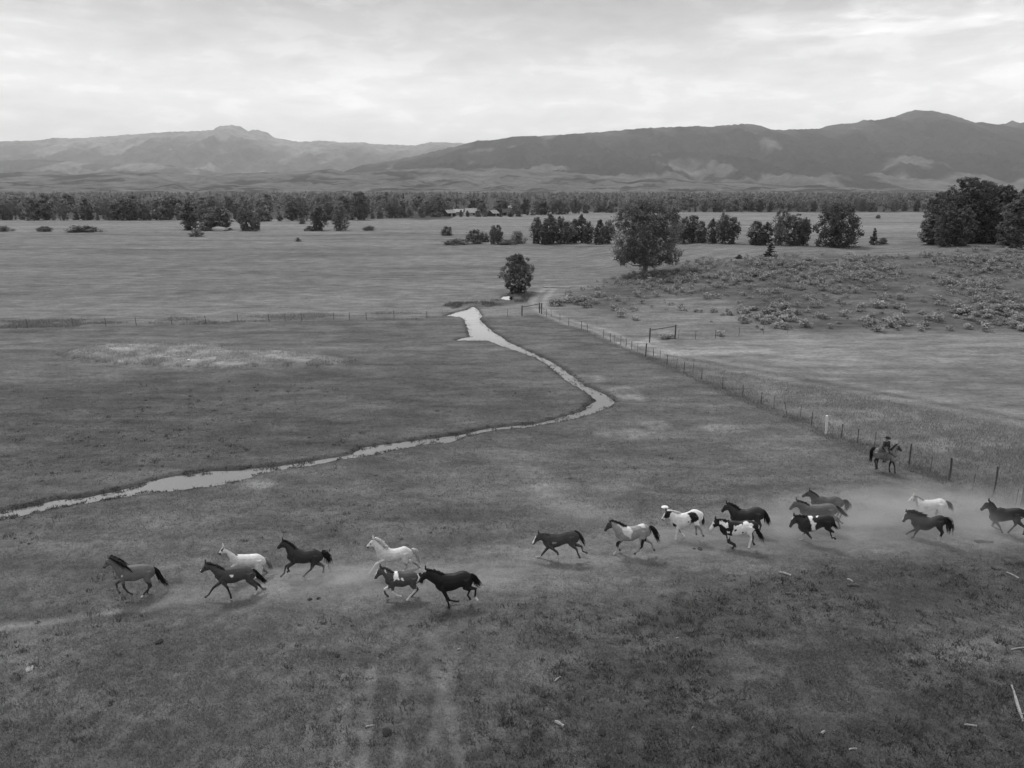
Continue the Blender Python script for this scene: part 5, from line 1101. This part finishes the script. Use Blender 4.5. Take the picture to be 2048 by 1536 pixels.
g = Geo(); g.tube([(sx[0] + 0.21, 0, tz + 0.10), (sx[0] + 0.25, 0, tz + 0.20)], [0.025, 0.02], 8); g.tube([(sx[0] + 0.25, 0, tz + 0.195), (sx[0] + 0.255, 0, tz + 0.215)], [0.04, 0.035], 8); link('horn', g.mesh('horn', M_leather, True), sad)
for s in (-1, 1):
    g = Geo(); yy = s * 0.335; g.tube([(sx[0] + 0.04, s * 0.30, zc_ + hh_ * 0.55), (sx[0] + 0.03, yy, zc_ - 0.02), (sx[0] + 0.0, yy + s * 0.03, zc_ - hh_ * 0.75)], [0.05, 0.06, 0.03], 6); link('fender', g.mesh('fender', M_leather, True), sad)
    g = Geo(); c = np.array([sx[0] + 0.0, yy + s * 0.03, zc_ - hh_ * 0.95]); g.tube([c + np.array([0.075 * math.cos(a), 0, 0.075 * math.sin(a)]) for a in np.linspace(0, 2 * math.pi, 13)], 0.016, 6, cap=False); link('stirrup', g.mesh('stirrup', M_leather, True), sad)
g = Geo(); g.tube([(sx[0] + 0.10, math.sin(a) * 0.305, zc_ + math.cos(a) * (hh_ + 0.015)) for a in np.linspace(0.9, 2 * math.pi - 0.9, 25)], 0.022, 5); link('girth', g.mesh('girth', M_leather, True), sad)
q = [rl((1180, 760), -0.30), rl((1290, 850), -0.26), rl((1375, 905), -0.13), rl((1412, 905), 0.0), rl((1390, 880), 0.13), rl((1290, 830), 0.26), rl((1180, 740), 0.30)]
g = Geo(); g.tube(spline(q, 4), 0.028, 6); link('breast_collar', g.mesh('breast_collar', M_leather, True), sad)
bri = link('bridle', None, None, rloc, rrot); tag(bri, 'dark leather bridle with reins on the roan horse', 'bridle')
P0, L0, N0 = rl((1450, 475)), rl((1425, 690)), rl((1590, 715)); mid = (P0 + L0) / 2; hd = N0 - mid; hl = np.linalg.norm(hd); hd /= hl; up = np.array([-hd[2], 0, hd[0]])
def loop(t, ha, hw, r=0.010):
    c = mid + hd * hl * t; return [c + up * ha * math.cos(a) + np.array([0, hw * math.sin(a), 0]) for a in np.linspace(0, 2 * math.pi, 17)]
for t_, ha, hw in ((0.66, 0.105, 0.072), (0.06, 0.195, 0.105)):
    g = Geo(); g.tube(loop(t_, ha, hw), 0.011, 5, cap=False); link('strap', g.mesh('strap', M_leather, True), bri)
hand = rl((1140, 612), -0.04)
for s in (-1, 1):
    a, b = mid + hd * hl * 0.08 + np.array([0, s * 0.105, 0]), mid + hd * hl * 0.66 + np.array([0, s * 0.075, 0])
    g = Geo(); g.tube([a, b], 0.010, 5); link('cheek_strap', g.mesh('cheek_strap', M_leather, True), bri)
    g = Geo(); g.tube(spline([b, (b * 0.45 + hand * 0.55) + np.array([0, s * 0.10, -0.12]), hand], 5), 0.009, 5); link('rein', g.mesh('rein', M_leather, True), bri)

man = link('person', None, None, rloc, rrot); tag(man, 'rider in a dark wide-brimmed hat and shirt sitting on the roan horse', 'person')
pel = sx + np.array([-0.03, 0, 0.17]); che = rl((1078, 440)); nk = rl((1086, 372)); hdc = rl((1092, 318))
che[0] = (che[0] + pel[0]) / 2 + 0.02
shN, shF = che + np.array([-0.15, -0.15, 0.06]), che + np.array([0.15, 0.13, 0.06]); elN, elF = rl((975, 535), -0.27), rl((1168, 520), 0.16)
haN, haF = hand + np.array([-0.05, -0.03, 0.01]), hand + np.array([0.03, 0.06, 0.0])
hip = [pel + np.array([0, s * 0.11, -0.02]) for s in (-1, 1)]; kn = [rl((1105, 760), -0.40), rl((1105, 740), 0.38)]
ft = [np.array([sx[0] + 0.01, s * 0.375, zc_ - hh_ * 0.90]) for s in (-1, 1)]
def torso(g, e):
    ax = np.array([0.75, 0.66, 0]); pr = []
    for c, w, dpt_ in ((pel - np.array([0, 0, 0.10]), 0.15, 0.13), (pel, 0.18, 0.14), (pel * 0.6 + che * 0.4, 0.155, 0.115), (che - np.array([0, 0, 0.08]), 0.185, 0.125), (che + np.array([0, 0, 0.04]), 0.19, 0.11), (che + np.array([0, 0, 0.11]), 0.08, 0.07)):
        t = np.arange(14) * 2 * math.pi / 14; b = np.array([-ax[1], ax[0], 0]); pr.append(c + (w + e) * np.cos(t)[:, None] * ax + (dpt_ + e) * np.sin(t)[:, None] * b)
    g.rings(pr)
def arms(g, e, frac=1.0):
    for s_, el, ha in ((shN, elN, haN), (shF, elF, haF)):
        g.tube([che + np.array([0, 0, 0.05]), s_, (s_ + el) / 2, el, el * 0.5 + ha * 0.5, el * (1 - frac) + ha * frac], np.array([0.06, 0.066, 0.052, 0.044, 0.040, 0.029]) + e, 10)
def legs(g, e):
    for h_, k_, f_ in zip(hip, kn, ft): g.tube([pel, h_, (h_ + k_) / 2, k_, (k_ * 0.55 + f_ * 0.45), f_ + np.array([0, 0, 0.05])], np.array([0.10, 0.10, 0.085, 0.066, 0.058, 0.040]) + e, 10)
g = Geo(); torso(g, 0); arms(g, 0); legs(g, 0)
g.tube([che + np.array([0, 0, 0.06]), nk, hdc - np.array([0, 0, 0.06])], [0.07, 0.055, 0.055], 10)
fw = np.array([0.75, -0.66, 0])                                     # way the face looks
hr = []
for z, w, dp_ in ((-0.12, 0.035, 0.04), (-0.10, 0.055, 0.065), (-0.05, 0.068, 0.085), (0.02, 0.075, 0.095), (0.07, 0.07, 0.088), (0.11, 0.04, 0.05)):
    t = np.arange(14) * 2 * math.pi / 14; b = np.array([-fw[1], fw[0], 0]); hr.append(hdc + np.array([0, 0, z]) + fw * 0.01 + dp_ * np.cos(t)[:, None] * fw + w * np.sin(t)[:, None] * b)
g.rings(hr)
g.tube([hdc + fw * 0.085 + np.array([0, 0, 0.015]), hdc + fw * 0.118 + np.array([0, 0, -0.025])], [0.012, 0.017], 6)
for s in (-1, 1): e_ = hdc + np.array([-fw[1], fw[0], 0]) * s * 0.075; g.tube([e_ + np.array([0, 0, 0.02]), e_ - np.array([0, 0, 0.02])], [0.016, 0.014], 6)
for ha, el in ((haN, elN), (haF, elF)):
    d_ = ha - el; d_ /= np.linalg.norm(d_); sdv = np.cross(d_, [0, 0, 1.0]); sdv /= np.linalg.norm(sdv); dn_ = np.array([0, 0, -1.0])
    g.tube([ha - d_ * 0.02, ha + d_ * 0.03, ha + d_ * 0.07], [0.030, 0.040, 0.034], 8)
    for k in range(4):
        r0 = ha + d_ * 0.065 + sdv * (k - 1.5) * 0.021; ln = (0.030, 0.036, 0.034, 0.026)[k]
        g.tube([r0, r0 + d_ * ln * 0.8 + dn_ * 0.008, r0 + d_ * ln * 0.7 + dn_ * 0.035, r0 + d_ * 0.004 + dn_ * 0.045], [0.0105, 0.0100, 0.0095, 0.008], 6)
    r0 = ha + d_ * 0.02 + sdv * 0.034; g.tube([r0, r0 + sdv * 0.018 + d_ * 0.022, r0 + d_ * 0.05 + dn_ * 0.012], [0.013, 0.011, 0.009], 6)
bme = remesh_eval('body', g, 0.010, 2); bme.materials.clear(); bme.materials.append(M_skin); link('body', bme, man)
g = Geo(); torso(g, 0.014); arms(g, 0.014, 0.92); sm_ = remesh_eval('shirt', g, 0.016, 3); sm_.materials.clear(); sm_.materials.append(M_shirt); link('shirt', sm_, man)
g = Geo(); legs(g, 0.016); g.rings([ring(pel - np.array([0, 0, 0.12]), (0, 1), 0.05, 0.13), ring(pel, (0, 1), 0.10, 0.17), ring(pel + np.array([0.0, 0, 0.02]), (0, 1), 0.05, 0.15)]); sm_ = remesh_eval('chaps', g, 0.018, 3); sm_.materials.clear(); sm_.materials.append(M_chaps); link('chaps', sm_, man)
for f_ in ft:
    g = Geo(); g.tube([f_ + np.array([-0.03, 0, 0.16]), f_ + np.array([-0.04, 0, 0.03]), f_ + np.array([-0.02, 0, 0.0]), f_ + np.array([0.08, 0, -0.005]), f_ + np.array([0.18, 0, -0.01])], [0.06, 0.055, 0.05, 0.045, 0.025], 8); link('boot', g.mesh('boot', M_boot, True), man)
hat = link('hat', None, None, rloc, rrot); tag(hat, 'almost black wide-brimmed hat on the head of the rider', 'hat')
hc = hdc + np.array([0, 0, 0.075]); g = Geo(); rr = []
b = np.array([-fw[1], fw[0], 0])
for rad, z in ((0.09, 0.0), (0.15, -0.004), (0.21, 0.0), (0.21, 0.014), (0.15, 0.012), (0.095, 0.02)):
    t = np.arange(20) * 2 * math.pi / 20; curl = 0.055 * (rad / 0.185) ** 2 * np.sin(t) ** 2 - 0.02 * (rad / 0.185) ** 2 * np.cos(t) ** 2
    rr.append(hc + rad * 1.12 * np.cos(t)[:, None] * fw + rad * np.sin(t)[:, None] * b + np.stack([0 * t, 0 * t, z + curl], 1))
g.rings(rr, cap=False); link('brim', g.mesh('brim', M_hat, True), hat)
g = Geo(); rr = []
for rad, z in ((0.094, -0.01), (0.094, 0.04), (0.088, 0.09), (0.07, 0.125), (0.03, 0.118)):
    t = np.arange(20) * 2 * math.pi / 20; rr.append(hc + rad * 1.1 * np.cos(t)[:, None] * fw + rad * 0.9 * np.sin(t)[:, None] * b + np.array([0, 0, z]))
g.rings(rr); link('hat_crown', g.mesh('hat_crown', M_hat, True), hat)



# ------------------------------------------------------------------ dust kicked up by the herd, valley haze
def dust_mat(name, dens):
    m = bpy.data.materials.new(name); m.use_nodes = True; t = m.node_tree; t.nodes.clear()
    o = N(t, 'ShaderNodeOutputMaterial'); v = N(t, 'ShaderNodeVolumePrincipled'); v.inputs['Color'].default_value = (0.8, 0.8, 0.8, 1); v.inputs['Anisotropy'].default_value = 0.1
    c = N(t, 'ShaderNodeTexCoord'); ln = N(t, 'ShaderNodeVectorMath', operation='LENGTH'); L(t, c.outputs['Object'], ln.inputs[0])
    n = N(t, 'ShaderNodeTexNoise', i_Scale=2.4, i_Detail=4.0, i_Roughness=0.6); L(t, c.outputs['Object'], n.inputs['Vector'])
    r = math_n(t, 'SUBTRACT', 1.0, math_n(t, 'ADD', ln.outputs['Value'], math_n(t, 'MULTIPLY', math_n(t, 'SUBTRACT', n.outputs[0], 0.47), 1.7)), clamp=True)
    r = math_n(t, 'POWER', r, 1.3)
    L(t, math_n(t, 'MULTIPLY', r, dens * 1.6), v.inputs['Density']); L(t, v.outputs[0], o.inputs['Volume']); return m
bm = bmesh.new(); bmesh.ops.create_icosphere(bm, subdivisions=2, radius=1.05); dme = bpy.data.meshes.new('dust_cloud'); bm.to_mesh(dme); bm.free()
for i, (u, v, lx, ly, hgt, dn) in enumerate([(1700, 1055, 7.5, 4.5, 2.2, 0.20), (1840, 1035, 6.5, 4.0, 2.4, 0.20), (1960, 1060, 5.5, 3.5, 1.7, 0.22), (1580, 1070, 5.0, 3.0, 1.2, 0.20), (1400, 1085, 5.0, 2.2, 0.9, 0.20), (1180, 1040, 4.0, 2.2, 1.3, 0.15), (640, 1168, 4.5, 1.8, 0.9, 0.34), (770, 1163, 4.0, 1.7, 0.9, 0.30), (880, 1175, 3.5, 1.6, 0.6, 0.25), (985, 1150, 3.5, 1.6, 0.7, 0.22), (360, 1200, 2.5, 1.2, 0.45, 0.25), (2060, 1040, 5.0, 4.0, 1.8, 0.2), (1500, 1045, 4.0, 2.5, 1.1, 0.14), (1090, 1000, 3.5, 2.5, 1.0, 0.10), (560, 1185, 3.0, 1.3, 0.5, 0.2), (1320, 1080, 3.0, 1.5, 0.7, 0.2)]):
    p = GZ(u, v); me = dme.copy(); me.materials.append(dust_mat('dust', dn)); tag(link('dust_cloud', me, None, p + Vector((0, 0, hgt * 0.1)), (0, 0, i * 0.7 if i < 0 else 0), (lx, ly, hgt)), 'pale dust kicked up by the running herd', None, None, 'stuff')
hm_ = bpy.data.materials.new('haze'); hm_.use_nodes = True; t = hm_.node_tree; t.nodes.clear()
o = N(t, 'ShaderNodeOutputMaterial'); v = N(t, 'ShaderNodeVolumePrincipled'); v.inputs['Color'].default_value = (0.95, 0.95, 0.95, 1); v.inputs['Density'].default_value = 3.5e-5
L(t, v.outputs[0], o.inputs['Volume'])
g = Geo(); g.box((0, 11000, 950), (54000, 31000, 1910)); tag(link('haze', g.mesh('haze', hm_)), 'thin pale valley haze', None, None, 'stuff')
